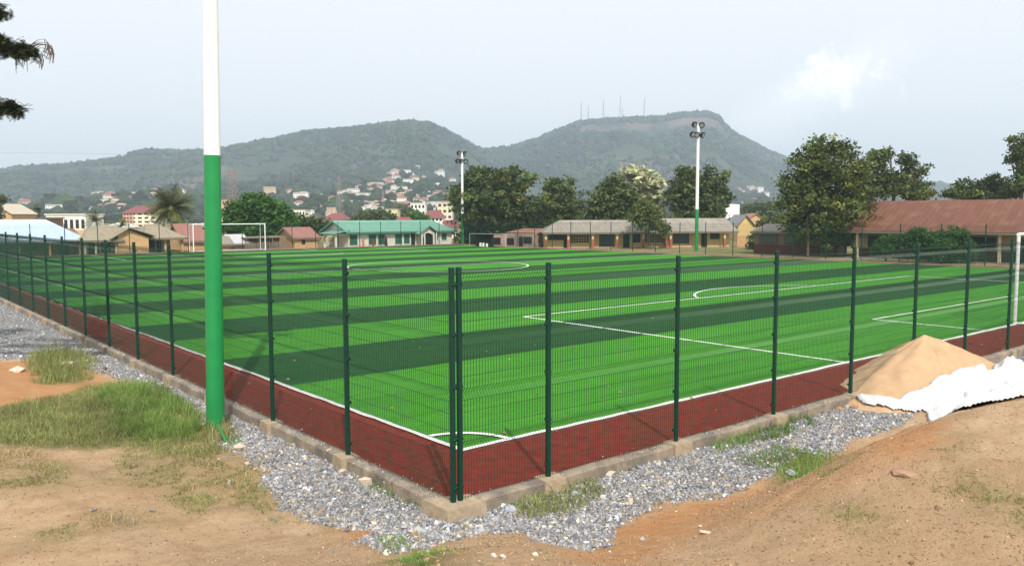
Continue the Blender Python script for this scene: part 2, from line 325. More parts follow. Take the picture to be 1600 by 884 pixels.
def sheet_ground():
    aw = math.atan2(FW[1], FW[0])
    az = np.concatenate([np.arange(-36, 36, .16), np.arange(36, 324, 3.0)]) * math.pi / 180 + aw
    r1 = np.concatenate([[.5, 1.2, 2, 3, 4], np.arange(4.5, 22, .055), np.geomspace(22, 9000, 130)])
    A, Rr = np.meshgrid(az, r1, indexing='ij'); x = CAM[0] + Rr * np.cos(A); y = CAM[1] + Rr * np.sin(A)
    z = ground_z(x, y)
    na, nr = A.shape; near = Rr < 90
    att = {k: np.full(A.shape, -5.0) for k in ('gravel', 'grass', 'dry', 'orange', 'brown')}
    xn, yn = x[near], y[near]
    att['gravel'][near] = zone([GRAVEL, GRAVEL2], xn, yn, .22, 3)
    att['grass'][near] = zone(GRASS, xn, yn, .5, 11)
    att['dry'][near] = zone(DRY, xn, yn, .6, 17)
    att['orange'][near] = zone(ORANGE, xn, yn, .4, 23)
    att['brown'][near] = zone(BROWN, xn, yn, 1.3, 29)
    V = np.stack([x.ravel(), y.ravel(), z.ravel()], 1)
    i, j = np.meshgrid(np.arange(na), np.arange(nr - 1), indexing='ij'); i2 = (i + 1) % na
    F = np.stack([i * nr + j, i * nr + j + 1, i2 * nr + j + 1, i2 * nr + j], -1).reshape(-1, 4)
    M = bpy.data.materials.new('soil'); M.use_nodes = True; t = M.node_tree; n = t.nodes; l = t.links; b = n['Principled BSDF']
    b.inputs['Roughness'].default_value = .95; b.inputs['Specular IOR Level'].default_value = .15
    tcx = n.new('ShaderNodeTexCoord')
    def nz(sc, det=6, ro=.6):
        q = n.new('ShaderNodeTexNoise'); q.inputs['Scale'].default_value = sc; q.inputs['Detail'].default_value = det; q.inputs['Roughness'].default_value = ro; l.new(tcx.outputs['Object'], q.inputs[0]); return q.outputs[0]
    def rng_(src, a, b_, lo=0, hi=1):
        q = n.new('ShaderNodeMapRange'); l.new(src, q.inputs[0]); q.inputs[1].default_value = a; q.inputs[2].default_value = b_; q.inputs[3].default_value = lo; q.inputs[4].default_value = hi; return q.outputs[0]
    def mixc(f, a, c):
        q = n.new('ShaderNodeMix'); q.data_type = 'RGBA'
        (l.new(f, q.inputs[0]) if not isinstance(f, float) else setattr(q.inputs[0], 'default_value', f))
        for s_, k in ((a, 6), (c, 7)):
            if isinstance(s_, tuple): q.inputs[k].default_value = s_ + (1,)
            else: l.new(s_, q.inputs[k])
        return q.outputs[2]
    def A_(nm, w_=.05):
        q = n.new('ShaderNodeAttribute'); q.attribute_name = nm
        nn = n.new('ShaderNodeMath'); nn.operation = 'MULTIPLY_ADD'; l.new(fine, nn.inputs[0]); nn.inputs[1].default_value = .9; 
        mm = n.new('ShaderNodeMath'); mm.operation = 'SUBTRACT'; l.new(q.outputs['Fac'], mm.inputs[0]); mm.inputs[1].default_value = .45
        l.new(mm.outputs[0], nn.inputs[2]); return rng_(nn.outputs[0], -w_, w_)
    fine = nz(7, 8, .75); big = nz(.35, 5); mid = nz(1.7, 7, .65); grit = nz(55, 4, .7)
    c = mixc(rng_(big, .35, .65), (.49, .325, .190), (.575, .405, .250))
    c = mixc(rng_(mid, .42, .66), c, (.42, .265, .150))
    c = mixc(rng_(fine, .60, .70, 0, .55), c, (.29, .19, .11))
    spk = nz(120, 3, .8); c = mixc(rng_(spk, .60, .68, 0, .45), c, (.24, .155, .095)); c = mixc(rng_(nz(75, 3, .8), .65, .70, 0, .35), c, (.62, .50, .36))
    c = mixc(A_('orange', .25), c, mixc(rng_(mid, .3, .7), (.46, .215, .085), (.53, .30, .15)))
    c = mixc(rng_(A_('brown', .5), 0, 1, 0, .62), c, mixc(rng_(grit, .35, .65), (.37, .225, .125), (.55, .38, .23)))
    c = mixc(A_('grass', .3), c, mixc(rng_(fine, .4, .6), (.11, .13, .04), (.26, .21, .09)))
    c = mixc(rng_(A_('dry', .35), 0, 1, 0, .75), c, mixc(rng_(fine, .4, .6), (.26, .19, .09), (.42, .31, .17)))
    vo = n.new('ShaderNodeTexVoronoi'); vo.inputs['Scale'].default_value = 17; l.new(tcx.outputs['Object'], vo.inputs[0])
    sp = n.new('ShaderNodeSeparateColor'); l.new(vo.outputs['Color'], sp.inputs[0])
    gv = mixc(rng_(sp.outputs[0], 0, 1), (.12, .125, .135), (.40, .39, .38))
    gm = A_('gravel', .06)
    c = mixc(gm, c, gv)
    gcl = mixc(rng_(grit, .62, .72, 0, .4), c, (.2, .13, .08))
    # far land outside the fences: scrub and dry earth
    ge = n.new('ShaderNodeVectorMath'); ge.operation = 'LENGTH'; l.new(tcx.outputs['Object'], ge.inputs[0])
    scrub = mixc(rng_(nz(.06, 7, .7), .4, .58), (.13, .15, .05), (.34, .24, .13))
    c = mixc(rng_(ge.outputs['Value'], 78, 95), gcl, scrub)
    l.new(c, b.inputs['Base Color'])
    hh = n.new('ShaderNodeMath'); hh.operation = 'MULTIPLY_ADD'; l.new(vo.outputs['Distance'], hh.inputs[0]); 
    ng = n.new('ShaderNodeMath'); ng.operation = 'MULTIPLY'; l.new(gm, ng.inputs[0]); ng.inputs[1].default_value = -.8; l.new(ng.outputs[0], hh.inputs[1])
    h3 = n.new('ShaderNodeMath'); h3.operation = 'MULTIPLY_ADD'; l.new(grit, h3.inputs[0]); h3.inputs[1].default_value = .35; l.new(fine, h3.inputs[2]); l.new(h3.outputs[0], hh.inputs[2])
    bp = n.new('ShaderNodeBump'); bp.inputs['Strength'].default_value = 1.0; bp.inputs['Distance'].default_value = .075; l.new(hh.outputs[0], bp.inputs['Height']); l.new(bp.outputs[0], b.inputs['Normal'])
    me = npmesh('ground', V, F, M, {k: ('FLOAT', v) for k, v in att.items()}, sm=True)
    tag(link('ground', me), kind='structure')
sheet_ground()

# ------------------------------------------------------------------ the pitch
def turf_material():
    M = bpy.data.materials.new('artificial_turf'); M.use_nodes = True; t = M.node_tree; n = t.nodes; l = t.links; b = n['Principled BSDF']
    b.inputs['Roughness'].default_value = .85; b.inputs['Specular IOR Level'].default_value = .08
    tcx = n.new('ShaderNodeTexCoord'); at_ = n.new('ShaderNodeAttribute'); at_.attribute_name = 'stripe'
    def nz(sc, det, mp=None):
        q = n.new('ShaderNodeTexNoise'); q.inputs['Scale'].default_value = sc; q.inputs['Detail'].default_value = det; q.inputs['Roughness'].default_value = .7
        if mp:
            p = n.new('ShaderNodeMapping'); p.inputs['Scale'].default_value = mp; l.new(tcx.outputs['Object'], p.inputs[0]); l.new(p.outputs[0], q.inputs[0])
        else: l.new(tcx.outputs['Object'], q.inputs[0])
        return q.outputs[0]
    def mx(f, a, c, bt='MIX'):
        q = n.new('ShaderNodeMix'); q.data_type = 'RGBA'; q.blend_type = bt
        if isinstance(f, float): q.inputs[0].default_value = f
        else: l.new(f, q.inputs[0])
        for s_, k in ((a, 6), (c, 7)):
            if isinstance(s_, tuple): q.inputs[k].default_value = s_ + (1,)
            else: l.new(s_, q.inputs[k])
        return q.outputs[2]
    def mr(s_, a, c, lo=0, hi=1):
        q = n.new('ShaderNodeMapRange'); l.new(s_, q.inputs[0]); q.inputs[1].default_value = a; q.inputs[2].default_value = c; q.inputs[3].default_value = lo; q.inputs[4].default_value = hi; return q.outputs[0]
    base = mx(at_.outputs['Fac'], (.050, .215, .018), (.016, .066, .016))
    v1 = mx(mr(nz(.5, 5, (.25, 3, 1)), .3, .7), (.74, .76, .74), (1.24, 1.2, 1.24))
    v2 = mx(mr(nz(9, 6, (1, 1, 1)), .3, .7), (.78, .78, .78), (1.22, 1.22, 1.22))
    c = mx(1.0, base, v1, 'MULTIPLY'); c = mx(1.0, c, v2, 'MULTIPLY')
    l.new(c, b.inputs['Base Color'])
    bp = n.new('ShaderNodeBump'); bp.inputs['Strength'].default_value = .7; bp.inputs['Distance'].default_value = .02; l.new(nz(45, 4), bp.inputs['Height']); l.new(bp.outputs[0], b.inputs['Normal'])
    return M
def gridsheet(name, x0, y0, x1, y1, z, M, kind='structure', ny=None):
    mb = MB(); mb.add([(x0, y0, z), (x1, y0, z), (x1, y1, z), (x0, y1, z)], [(0, 1, 2, 3)]); return tag(mb.build(name, M), kind=kind)
M_track = mat('red_turf', (.165, .023, .013), .9, .30, 4, 1.0, 45, dirt=((.125, .022, .012), .9, .56), spec=.15)
gridsheet('running_strip', .05, .05, FX - .05, FY - .05, -.040, M_track)
mb = MB(); st = []
edges = [YS] + [11.25 + 5.58 * k for k in range(40) if 11.25 + 5.58 * k < YF] + [YF]
for k in range(len(edges) - 1):
    mb.add([(XS, edges[k], -.034), (XR, edges[k], -.034), (XR, edges[k + 1], -.034), (XS, edges[k + 1], -.034)], [(0, 1, 2, 3)]); st.append(k % 2)
o = mb.build('turf', turf_material()); tag(o, kind='structure')
a_ = o.data.attributes.new('stripe', 'FLOAT', 'FACE'); a_.data.foreach_set('value', [float(s) for s in st])
M_line = mat('line_white', (.80, .80, .76), .85, .08, 12, .8, 60)
mb = MB()
def wav(p, q, wd=.15, z=-.026):
    p = np.array(p, float); q = np.array(q, float); Ln = np.hypot(*(q - p)); n_ = max(2, int(Ln / .35)); t = (q - p) / Ln; nn = np.array([-t[1], t[0]])
    vs = []
    for i in range(n_ + 1):
        c = p + (q - p) * i / n_; o1 = .022 * (mnoise.noise((c[0] * 1.3, c[1] * 1.3, 3)) ) * 2; w1 = wd / 2 * (1 + .25 * mnoise.noise((c[0] * 2.1, c[1] * 2.1, 8)))
        vs += [tuple(c + nn * (o1 + w1)) + (z,), tuple(c + nn * (o1 - w1)) + (z,)]
    mb.add(vs, [(2 * i + 1, 2 * i + 3, 2 * i + 2, 2 * i) for i in range(n_)])
ZL = iter([-.026 + .0011 * k for k in range(60)])
def rect_line(a, b_): wav(a, b_, z=next(ZL))
def arc(cx, cy, r, a0, a1, wd=.15):
    z = next(ZL); n_ = max(8, int(abs(a1 - a0) * r / .3)); vs = []
    for i in range(n_ + 1):
        a = a0 + (a1 - a0) * i / n_
        for s_ in (-1, 1): vs.append((cx + (r + s_ * wd / 2) * math.cos(a), cy + (r + s_ * wd / 2) * math.sin(a), z))
    mb.add(vs, [(2 * i, 2 * i + 1, 2 * i + 3, 2 * i + 2) for i in range(n_)])
PW, PD, GW, GD, RC = 20.5, 16.7, 8.7, 5.0, 8.9
for y0, s_ in ((YS, 1), (YF, -1)):
    rect_line((XS - .07, y0), (XR + .07, y0))
    rect_line((XC - PW, y0), (XC - PW, y0 + s_ * PD)); rect_line((XC + PW, y0), (XC + PW, y0 + s_ * PD)); rect_line((XC - PW, y0 + s_ * PD), (XC + PW, y0 + s_ * PD))
    rect_line((XC - GW, y0), (XC - GW, y0 + s_ * GD)); rect_line((XC + GW, y0), (XC + GW, y0 + s_ * GD)); rect_line((XC - GW, y0 + s_ * GD), (XC + GW, y0 + s_ * GD))
    a = math.asin((PD - 10.6) / 8.9) if 0 else math.acos(7.1 / 8.9)
    c0 = math.asin((PD - 11.3) / 8.6)
    arc(XC, y0 + s_ * 11.3, 8.6, s_ * c0, s_ * (math.pi - c0))
rect_line((XS, YS), (XS, YF)); rect_line((XR, YS), (XR, YF)); rect_line((XS, YM), (XR, YM))
arc(XC, YM, RC, 0, 2 * math.pi)
for cx, cy, a0 in ((XS, YS, 0), (XR, YS, math.pi / 2), (XR, YF, math.pi), (XS, YF, -math.pi / 2)): arc(cx, cy, 1.3, a0, a0 + math.pi / 2)
tag(mb.build('pitch_marking', M_line), kind='structure')
# fallen leaves on the turf and the strip
mb = MB()
for k in range(110):
    if k < 60: x, y = random.uniform(.3, 26), random.uniform(.3, 18)
    else: x, y = random.uniform(.3, 60), random.uniform(.3, 50)
    a = random.uniform(0, 6.28); s_ = random.uniform(.03, .065); zz = .005
    mb.add([(x + s_ * math.cos(a), y + s_ * math.sin(a), zz - .01), (x + .4 * s_ * math.cos(a + 1.6), y + .4 * s_ * math.sin(a + 1.6), zz + .03), (x - s_ * math.cos(a), y - s_ * math.sin(a), zz), (x - .4 * s_ * math.cos(a + 1.6), y - .4 * s_ * math.sin(a + 1.6), zz - .01)], [(0, 1, 2, 3)])
tag(mb.build('fallen_leaves', mat('dry_leaf', (.33, .22, .11), .8, .4, 1)), 'small dry brown leaves scattered over the green turf and red strip', 'leaves', kind='stuff')

# kerb round the fenced ground
def kerb():
    V = []; F = []
    path = [((-.0, -.0), (0, FY), (-1, 0)), ((0, 0), (FX, 0), (0, -1)), ((FX, 0), (FX, FY), (1, 0)), ((0, FY), (FX, FY), (0, 1))]
    for k, (a, b_, nrm) in enumerate(path):
        a = np.array(a, float); b_ = np.array(b_, float); Ln = np.hypot(*(b_ - a)); t = (b_ - a) / Ln; nn = np.array(nrm, float)
        n_ = int(Ln / (.14 if k < 2 else 1.5)); base = len(V)
        e0, e1 = (-.16, Ln + .16) if k in (0, 2) else (.14, Ln - .14)
        for i in range(n_ + 1):
            s_ = e0 + (e1 - e0) * i / n_; c = a + t * s_
            lump = .03 * mnoise.noise((c[0] * .9, c[1] * .9, 2)) + .012 * mnoise.noise((c[0] * 5, c[1] * 5, 4))
            dz = .025 * mnoise.noise((c[0] * .7, c[1] * .7, 6)) + .012 * mnoise.noise((c[0] * 4, c[1] * 4, 7))
            wo = .155 + lump; wi = -.13
            for off, z in ((wi, -.36), (wi, -.02 + dz * .3), (wi + .03, -.005 + dz), (wo - .035, -.005 + dz), (wo, -.04 + dz), (wo + .03, -.40)):
                p = c + nn * off; V.append((p[0], p[1], z))
        for i in range(n_):
            for j in range(5):
                q = base + i * 6 + j; F.append((q, q + 6, q + 7, q + 1))
    me = npmesh('kerb', np.array(V), np.array(F), M_conc, sm=False); tag(link('kerb', me), kind='structure')
kerb()

# ------------------------------------------------------------------ fences
HP = 3.95; FOLDS = [.14, 1.11, 2.05, 2.97]
def panel_mesh(wd, step=.0645, r=.0046):
    mb = MB(); H = HP - .04; zs = []
    lv = [.03]
    for fo in sorted([H - f for f in FOLDS]):
        lv += [(fo - .10, 0), (fo, 1), (fo + .10, 0)]
    lv.append(H)
    pts = [(.03, 0)] + [q for q in lv[1:-1]] + [(H + .02, 0)]
    n_ = int(wd / step)
    for i in range(n_ + 1):
        x = .03 + (wd - .06) * i / n_
        mb.tube([(x, .085 * d, z) for z, d in pts], r, 3, cap=False)
    hz = []
    for fo in [H - f for f in FOLDS]: hz += [fo - .10, fo + .10]
    for z in hz + [.06] + [H - .47, H - .79, H - 1.42, H - 1.74, H - 2.36, H - 2.66, H - 3.3, H - 3.6]:
        if z < .04: continue
        mb.tube([(.02, -.006, z), (wd - .02, -.006, z)], r * 1.15, 3, cap=False)
    return mb.mesh('mesh_panel', M_wire)
def post_mesh(h=HP + .07, r=.052):
    mb = MB(); mb.tube([(0, 0, -.10), (0, 0, h)], r, 12, cap=True); mb.tube([(0, 0, h), (0, 0, h + .018), (0, 0, h + .03)], [r + .005, r + .005, r * .6], 12)
    for z in (.25, 1.1, 2.0, 2.9, 3.75):
        mb.box((-.025, r - .012, z - .03), (.025, r + .032, z + .03))
        mb.box((-r - .014, -.02, z - .02), (-r + .014, .02, z + .02)); mb.box((r - .014, -.02, z - .02), (r + .014, .02, z + .02))
    return mb.mesh('post', M_post, True)
PM = post_mesh(); PMs = {}
def footing_mesh():
    mb = MB(); n_ = 9
    V = [(-.26, -.30, -.42), (.26, -.32, -.42), (.27, .16, -.42), (-.26, .17, -.42), (-.23, -.25, .012), (.22, -.27, .016), (.24, .15, .022), (-.22, .145, .014)]
    mb.add(V, [(0, 3, 2, 1), (4, 5, 6, 7), (0, 1, 5, 4), (1, 2, 6, 5), (2, 3, 7, 6), (3, 0, 4, 7)]); return mb.mesh('footing', M_foot)
FMsh = footing_mesh()
def fence(label, p0, direction, spots, side, foot=None):
    """spots: distances of the posts along direction; side=+1 when outside lies on the right hand"""
    d = np.array(direction, float); ang = math.atan2(d[1], d[0])
    t = thing('mesh_fence', label, 'fence', (p0[0], p0[1], 0), ang, 'green mesh fences round the pitch')
    for i, s_ in enumerate(spots):
        o = link('post', PM, t); o.location = (s_, 0, 0); o.rotation_euler = (0, 0, 0 if side > 0 else math.pi)
        if foot and i in foot:
            f = link('footing', FMsh, t); f.location = (s_, 0, 0); f.rotation_euler = (0, 0, (0 if side > 0 else math.pi)); f.scale = (.85 + .3 * math.sin(i * 7), .92 + .08 * math.sin(i * 3), 1); f.rotation_euler[2] += .09 * math.sin(i * 5)
        if i < len(spots) - 1:
            wd = spots[i + 1] - s_; key = round(wd, 2)
            if key not in PMs: PMs[key] = panel_mesh(key)
            o = link('mesh_panel', PMs[key], t); o.location = (s_, 0 if side > 0 else 0, 0)
            o.location = (s_, -.02 * side, 0)
            if side < 0: o.location = (s_ + wd, .02, 0); o.rotation_euler = (0, 0, math.pi)
    return t
LS = [0] + [3.7065 * i for i in range(1, 29)] + [FY]
RS = [.15, .15 + 2.05] + [.15 + 2.05 + 3.75 * k for k in range(1, 21)]
RS = [s for s in RS if s < FX - 1.5] + [FX]
fence('long green mesh fence above the gravel, behind the near green and white pole', (0, 0), (0, 1), LS, -1, set(range(1, 14)))
fence('green mesh fence that runs past the sand heap and white sheet', (0, 0), (1, 0), RS, 1, {1, 2, 3, 4, 5, 6, 7, 8})
far = [3.9 * k for k in range(0, 20)]; far = [s for s in far if s < FX - 1.5] + [FX - .15]
fence('distant green mesh fence before the green roofed building', (0, FY), (1, 0), far, -1)
rf = [4.1 * k for k in range(0, 27)]; rf = [s for s in rf if s < FY - 1.5 and s > 1] + [FY - .15]
fence('distant green mesh fence before the yellow classroom blocks and rusty roof', (FX, 0), (0, 1), [.15] + rf, 1)
mb = MB(); mb.add([(-.42, -.40, -.45), (.48, -.40, -.45), (.48, .18, -.45), (-.42, .5, -.45), (-.34, -.33, .02), (.46, -.31, .03), (.46, .15, .02), (-.33, .46, .025)], [(0, 3, 2, 1), (4, 5, 6, 7), (0, 1, 5, 4), (1, 2, 6, 5), (2, 3, 7, 6), (3, 0, 4, 7)])
tag(mb.build('concrete_block', M_foot), 'rough tan concrete corner block under the paired fence posts', 'concrete block')

# ------------------------------------------------------------------ goals
def goal(x, y, facing, label, wd, h):
    t = thing('football_goal', label, 'goal', (x, y, -.03), 0 if facing > 0 else math.pi, 'football goals')
    r = .075; dp = 1.7
    for s_ in (-1, 1):
        mb = MB(); mb.tube([(s_ * wd / 2, 0, 0), (s_ * wd / 2, 0, h)], r, 10); mb.build('goal_post', M_white, t, True)
        mb = MB(); mb.tube([(s_ * wd / 2, 0, h), (s_ * wd / 2, -dp, h), (s_ * wd / 2, -dp, 0)], r * .6, 8); mb.tube([(s_ * wd / 2, 0, .06), (s_ * wd / 2, -dp, .06)], r * .6, 8); mb.build('side_frame', M_white, t, True)
    mb = MB(); mb.tube([(-wd / 2 - r, 0, h), (wd / 2 + r, 0, h)], r, 10); mb.build('crossbar', M_white, t, True)
    mb = MB(); mb.tube([(-wd / 2, -dp, h), (wd / 2, -dp, h)], r * .5, 8); mb.tube([(-wd / 2, -dp, .06), (wd / 2, -dp, .06)], r * .5, 8); mb.build('back_bar', M_white, t, True)
PG = at(1592.5, 504, 37.0)
goal(XC, YS, 1, 'white goal at the right edge, only its near post in view', 2 * (XC - (PG[0])), 4.05)
g0 = ray_at_Y(303, YF); g1 = ray_at_Y(415, YF)
goal((g0[0] + g1[0]) / 2, YF, -1, 'distant white goal on the far line, in front of the round dark tree', g1[0] - g0[0], 3.85)

# ------------------------------------------------------------------ floodlight poles
def flood_pole(label, P, h, hg, r0, r1, rz):
    t = thing('floodlight_pole', label, 'floodlight', P, rz, 'green and white floodlight poles')
    rm = r0 + (r1 - r0) * hg / h
    mb = MB(); mb.tube([(0, 0, -.15), (0, 0, hg)], [r0, rm], 20); mb.build('green_section', M_lampgreen, t, True)
    mb = MB(); mb.tube([(0, 0, hg), (0, 0, h)], [rm - .002, r1], 20); mb.build('white_section', M_white, t, True)
    mb = MB(); mb.box((-1.25, -.05, h - .12), (.55, .05, h - .02)); mb.box((-1.5, -.05, h - 1.5), (.75, .05, h - 1.4)); mb.build('crossarm', M_white, t)
    for (x, z) in ((.38, h - .1), (-1.0, h - .1), (-1.35, h - 1.5), (-.5, h - 1.5), (.6, h - 1.5)):
        mb = MB(); yaw = random.uniform(-.5, .5); d = Vector((math.sin(yaw), -math.cos(yaw), -.45)).normalized(); c = Vector((x, -.2, z))
        mb.tube([c - d * .28, c - d * .18, c + d * .12, c + d * .2], [.16, .36, .46, .46], 14)
        mb.tube([c - Vector((.38, 0, 0)), c + Vector((.38, 0, 0))], .03, 6)
        f = mb.build('floodlight', M_black, t, False)
        mb = MB(); mb.tube([c + d * .2, c + d * .225], .30, 14); mb.build('lens', M_lens, f)
P = G(337, 672); aimc = math.atan2(P[1] - CAM[1], P[0] - CAM[0]) - math.pi / 2
flood_pole('tall green and white pole close by, rising out of the grass past the top', (P[0], P[1], -.24), 17.8, 6.58, .215, .15, aimc)
bpy.data.objects['floodlight_pole'].rotation_euler = (0, .018, aimc)
mb = MB(); B = hit(366, 690); z0 = float(ground_z(B[0], B[1]))
mb.prism([(B[0] - .22, B[1] - .1, z0 - .05), (B[0] + .16, B[1] - .22, z0 - .05), (B[0] + .2, B[1] + .02, z0 - .05), (B[0] - .1, B[1] + .2, z0 - .05)], (0, 0, .07)); mb.prism([(B[0] - .22, B[1] - .1, z0), (B[0] - .17, B[1] - .13, z0), (B[0] - .30, B[1] + .1, z0 + .42), (B[0] - .34, B[1] + .1, z0 + .42)], (.02, .04, 0))
tag(mb.build('metal_scrap', M_lampgreen), 'bent green metal plate lying beside the foot of the near pole', 'metal scrap')
P = at(1088, 394, 119); flood_pole('distant floodlight pole before the yellow classroom block, taller of the two far ones', (P[0], P[1], -.24), 18.1, 6.0, .26, .2, -.35 + .2)
P = at(723, 386, 147); flood_pole('distant floodlight pole at the end of the green roofed building', (P[0], P[1], -.24), 16.3, 5.6, .26, .2, .3 - .2)

# ------------------------------------------------------------------ buildings
def frame_from(A, B):
    """local frame: x from A to B (as seen left to right), y away from the viewer"""
    A = np.array(A[:2], float); B = np.array(B[:2], float); L_ = float(np.hypot(*(B - A))); return L_, math.atan2(B[1] - A[1], B[0] - A[0])
def opening(parent, name, x0, x1, z0, z1, y, m_, frame=None, dep=.05):
    mb = MB(); mb.box((x0, y - dep, z0), (x1, y + .02, z1)); o = mb.build(name, m_, parent)
    if frame is not None:
        f = MB(); e = .09
        f.box((x0 - e, y - dep - .03, z0 - e), (x1 + e, y - dep + .01, z0)); f.box((x0 - e, y - dep - .03, z1), (x1 + e, y - dep + .01, z1 + e))
        f.box((x0 - e, y - dep - .03, z0), (x0, y - dep + .01, z1)); f.box((x1, y - dep - .03, z0), (x1 + e, y - dep + .01, z1))
        f.build('frame', frame, o)
    return o
GZ = -.30
# --- green roofed building
A = ray_at_Y(545, 109.6); Bp = ray_at_Y(706, 109.6); LN, _ = frame_from(A, Bp)
t = thing('school_building', 'long white building with sea green sheet roof and green shutters', 'building', (A[0], A[1], GZ))
WH = 2.75; DW = 8.5
mb = MB(); mb.prism([(0, 0, 0), (0, DW, 0), (0, DW, WH), (0, DW / 2, WH + 1.55), (0, 0, WH)], (LN, 0, 0)); mb.build('wall', M_wallw, t)
e = .65; rp = .36
def roof_gable(t, x0, x1, y0, y1, ze, zr, m_, ov=.6, name='roof', th=.09, fascia=M_fascia, hipL=0, hipR=0):
    ym = (y0 + y1) / 2; sl = (zr - ze) / (ym - y0); zo = ze - sl * ov
    mb = MB(); up = .06
    a0 = (x0 - ov, y0 - ov, zo + up); a1 = (x1 + ov, y0 - ov, zo + up); r0 = (x0 - ov + hipL, ym, zr + up); r1 = (x1 + ov - hipR, ym, zr + up); b0 = (x0 - ov, y1 + ov, zo + up); b1 = (x1 + ov, y1 + ov, zo + up)
    mb.slab([a0, a1, r1, r0], -th); mb.slab([r0, r1, b1, b0], -th)
    if hipL: mb.slab([b0, a0, r0, r0], -th)
    if hipR: mb.slab([a1, b1, r1, r1], -th)
    o = mb.build(name, m_, t)
    f = MB(); f.box((x0 - ov, y0 - ov - .035, zo - .14), (x1 + ov, y0 - ov - .005, zo + up + .02)); f.box((x0 - ov, y1 + ov + .005, zo - .14), (x1 + ov, y1 + ov + .035, zo + up + .02))
    if not hipL:
        for (p, q) in (((x0 - ov - .03, y0 - ov, zo), (x0 - ov - .03, ym, zr)), ((x0 - ov - .03, ym, zr), (x0 - ov - .03, y1 + ov, zo))):
            f.prism([(p[0], p[1], p[2] - .16), (q[0], q[1], q[2] - .16), (q[0], q[1], q[2] + up + .03), (p[0], p[1], p[2] + up + .03)], (.028, 0, 0))
    if not hipR:
        for (p, q) in (((x1 + ov + .002, y0 - ov, zo), (x1 + ov + .002, ym, zr)), ((x1 + ov + .002, ym, zr), (x1 + ov + .002, y1 + ov, zo))):
            f.prism([(p[0], p[1], p[2] - .16), (q[0], q[1], q[2] - .16), (q[0], q[1], q[2] + up + .03), (p[0], p[1], p[2] + up + .03)], (.028, 0, 0))
    f.build('fascia', fascia, o)
    return o
M_gfas = mat('green_fascia', (.07, .25, .17), .6, .12, 3)
roof_gable(t, 0, LN, 0, DW, WH, WH + 1.6, M_rgreen, .7, fascia=M_gfas, hipR=2.2)
k = LN / 161.0                                    # metres per photo column along the wall
def X(px): return (px - 545) * k
for a, b_ in ((545.5, 557.5), (573, 585), (587, 598), (613, 624.5), (626.5, 636.5)):
    opening(t, 'shutter', X(a) + .1, X(b_), .45, 2.15, 0, M_shutter, M_wallw)
opening(t, 'shutter', X(677.5), X(683), 1.0, 1.75, 0, M_shutter, M_wallw); opening(t, 'shutter', X(688.5), X(697), .95, 2.1, 0, M_shutter, M_wallw)
opening(t, 'doorway', X(639), X(645), .1, 2.3, 0, M_dark); opening(t, 'doorway', X(670), X(673), .3, 2.1, 0, M_shutter)
# porch with round arch, pillars and its own small gable
pm = MB(); x0, x1 = X(645.5), X(671.5); xm = (x0 + x1) / 2; pr = 1.15; zc = 1.35
arcp = [(xm - pr, -1.6, 0)] + [(xm - pr * math.cos(math.pi * i / 12), -1.6, zc + .95 * math.sin(math.pi * i / 12)) for i in range(13)] + [(xm + pr, -1.6, 0)]
outl = [(x1 - .35, -1.6, 0), (x1 - .35, -1.6, 2.35), (xm, -1.6, 3.3), (x0 + .35, -1.6, 2.35), (x0 + .35, -1.6, 0)]
for s_ in (0, 1):
    ap = arcp[:8] if s_ == 0 else arcp[7:]
    if s_ == 0: pg = [(x0 + .35, -1.6, 0)] + ap + [(xm, -1.6, 3.3), (x0 + .35, -1.6, 2.35)]
    else: pg = ap + [(x1 - .35, -1.6, 0), (x1 - .35, -1.6, 2.35), (xm, -1.6, 3.3)]
    pm.prism(pg, (0, 1.55, 0))
po = pm.build('porch', M_wallw, t)
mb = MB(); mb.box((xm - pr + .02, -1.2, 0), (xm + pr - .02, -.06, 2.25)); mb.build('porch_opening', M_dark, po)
for xx in (x0 + .15, x0 + .75, x1 - .75, x1 - .15): mb = MB(); mb.tube([(xx, -1.85, 0), (xx, -1.85, 2.3)], .13, 10); mb.build('pillar', M_wallw, t, True)
mb = MB(); mb.slab([(x0 - .5, -2.1, 2.15), (xm, -2.1, 3.55), (xm, 3.4, 3.55), (x0 - .5, 3.0, 2.15)], .1); mb.slab([(xm, -2.1, 3.55), (x1 + .5, -2.1, 2.15), (x1 + .5, 3.0, 2.15), (xm, 3.4, 3.55)], .1); mb.build('porch_roof', M_rgreen, t)
# open lean-to corner on the left end, notice on the gable wall
mb = MB()
for yy in (0, DW / 2 - .3): mb.box((-2.35, yy, 0), (-2.1, yy + .25, 2.1))
mb.box((-2.4, -.05, 2.1), (0, DW / 2, 2.35)); mb.build('side_porch', M_wallw, t)
mb = MB(); mb.slab([(-2.9, -.5, 2.4), (.1, -.5, 2.95), (.1, DW / 2 + .6, 2.95), (-2.9, DW / 2 + .6, 2.4)], .1); mb.build('side_porch_roof', M_rgreen, t)
mb = MB(); mb.box((-.05, 5.2, 1.0), (-.01, 6.9, 1.7)); mb.build('notice', mat('yellow_notice', (.62, .55, .18), .7, .25, 3), t)

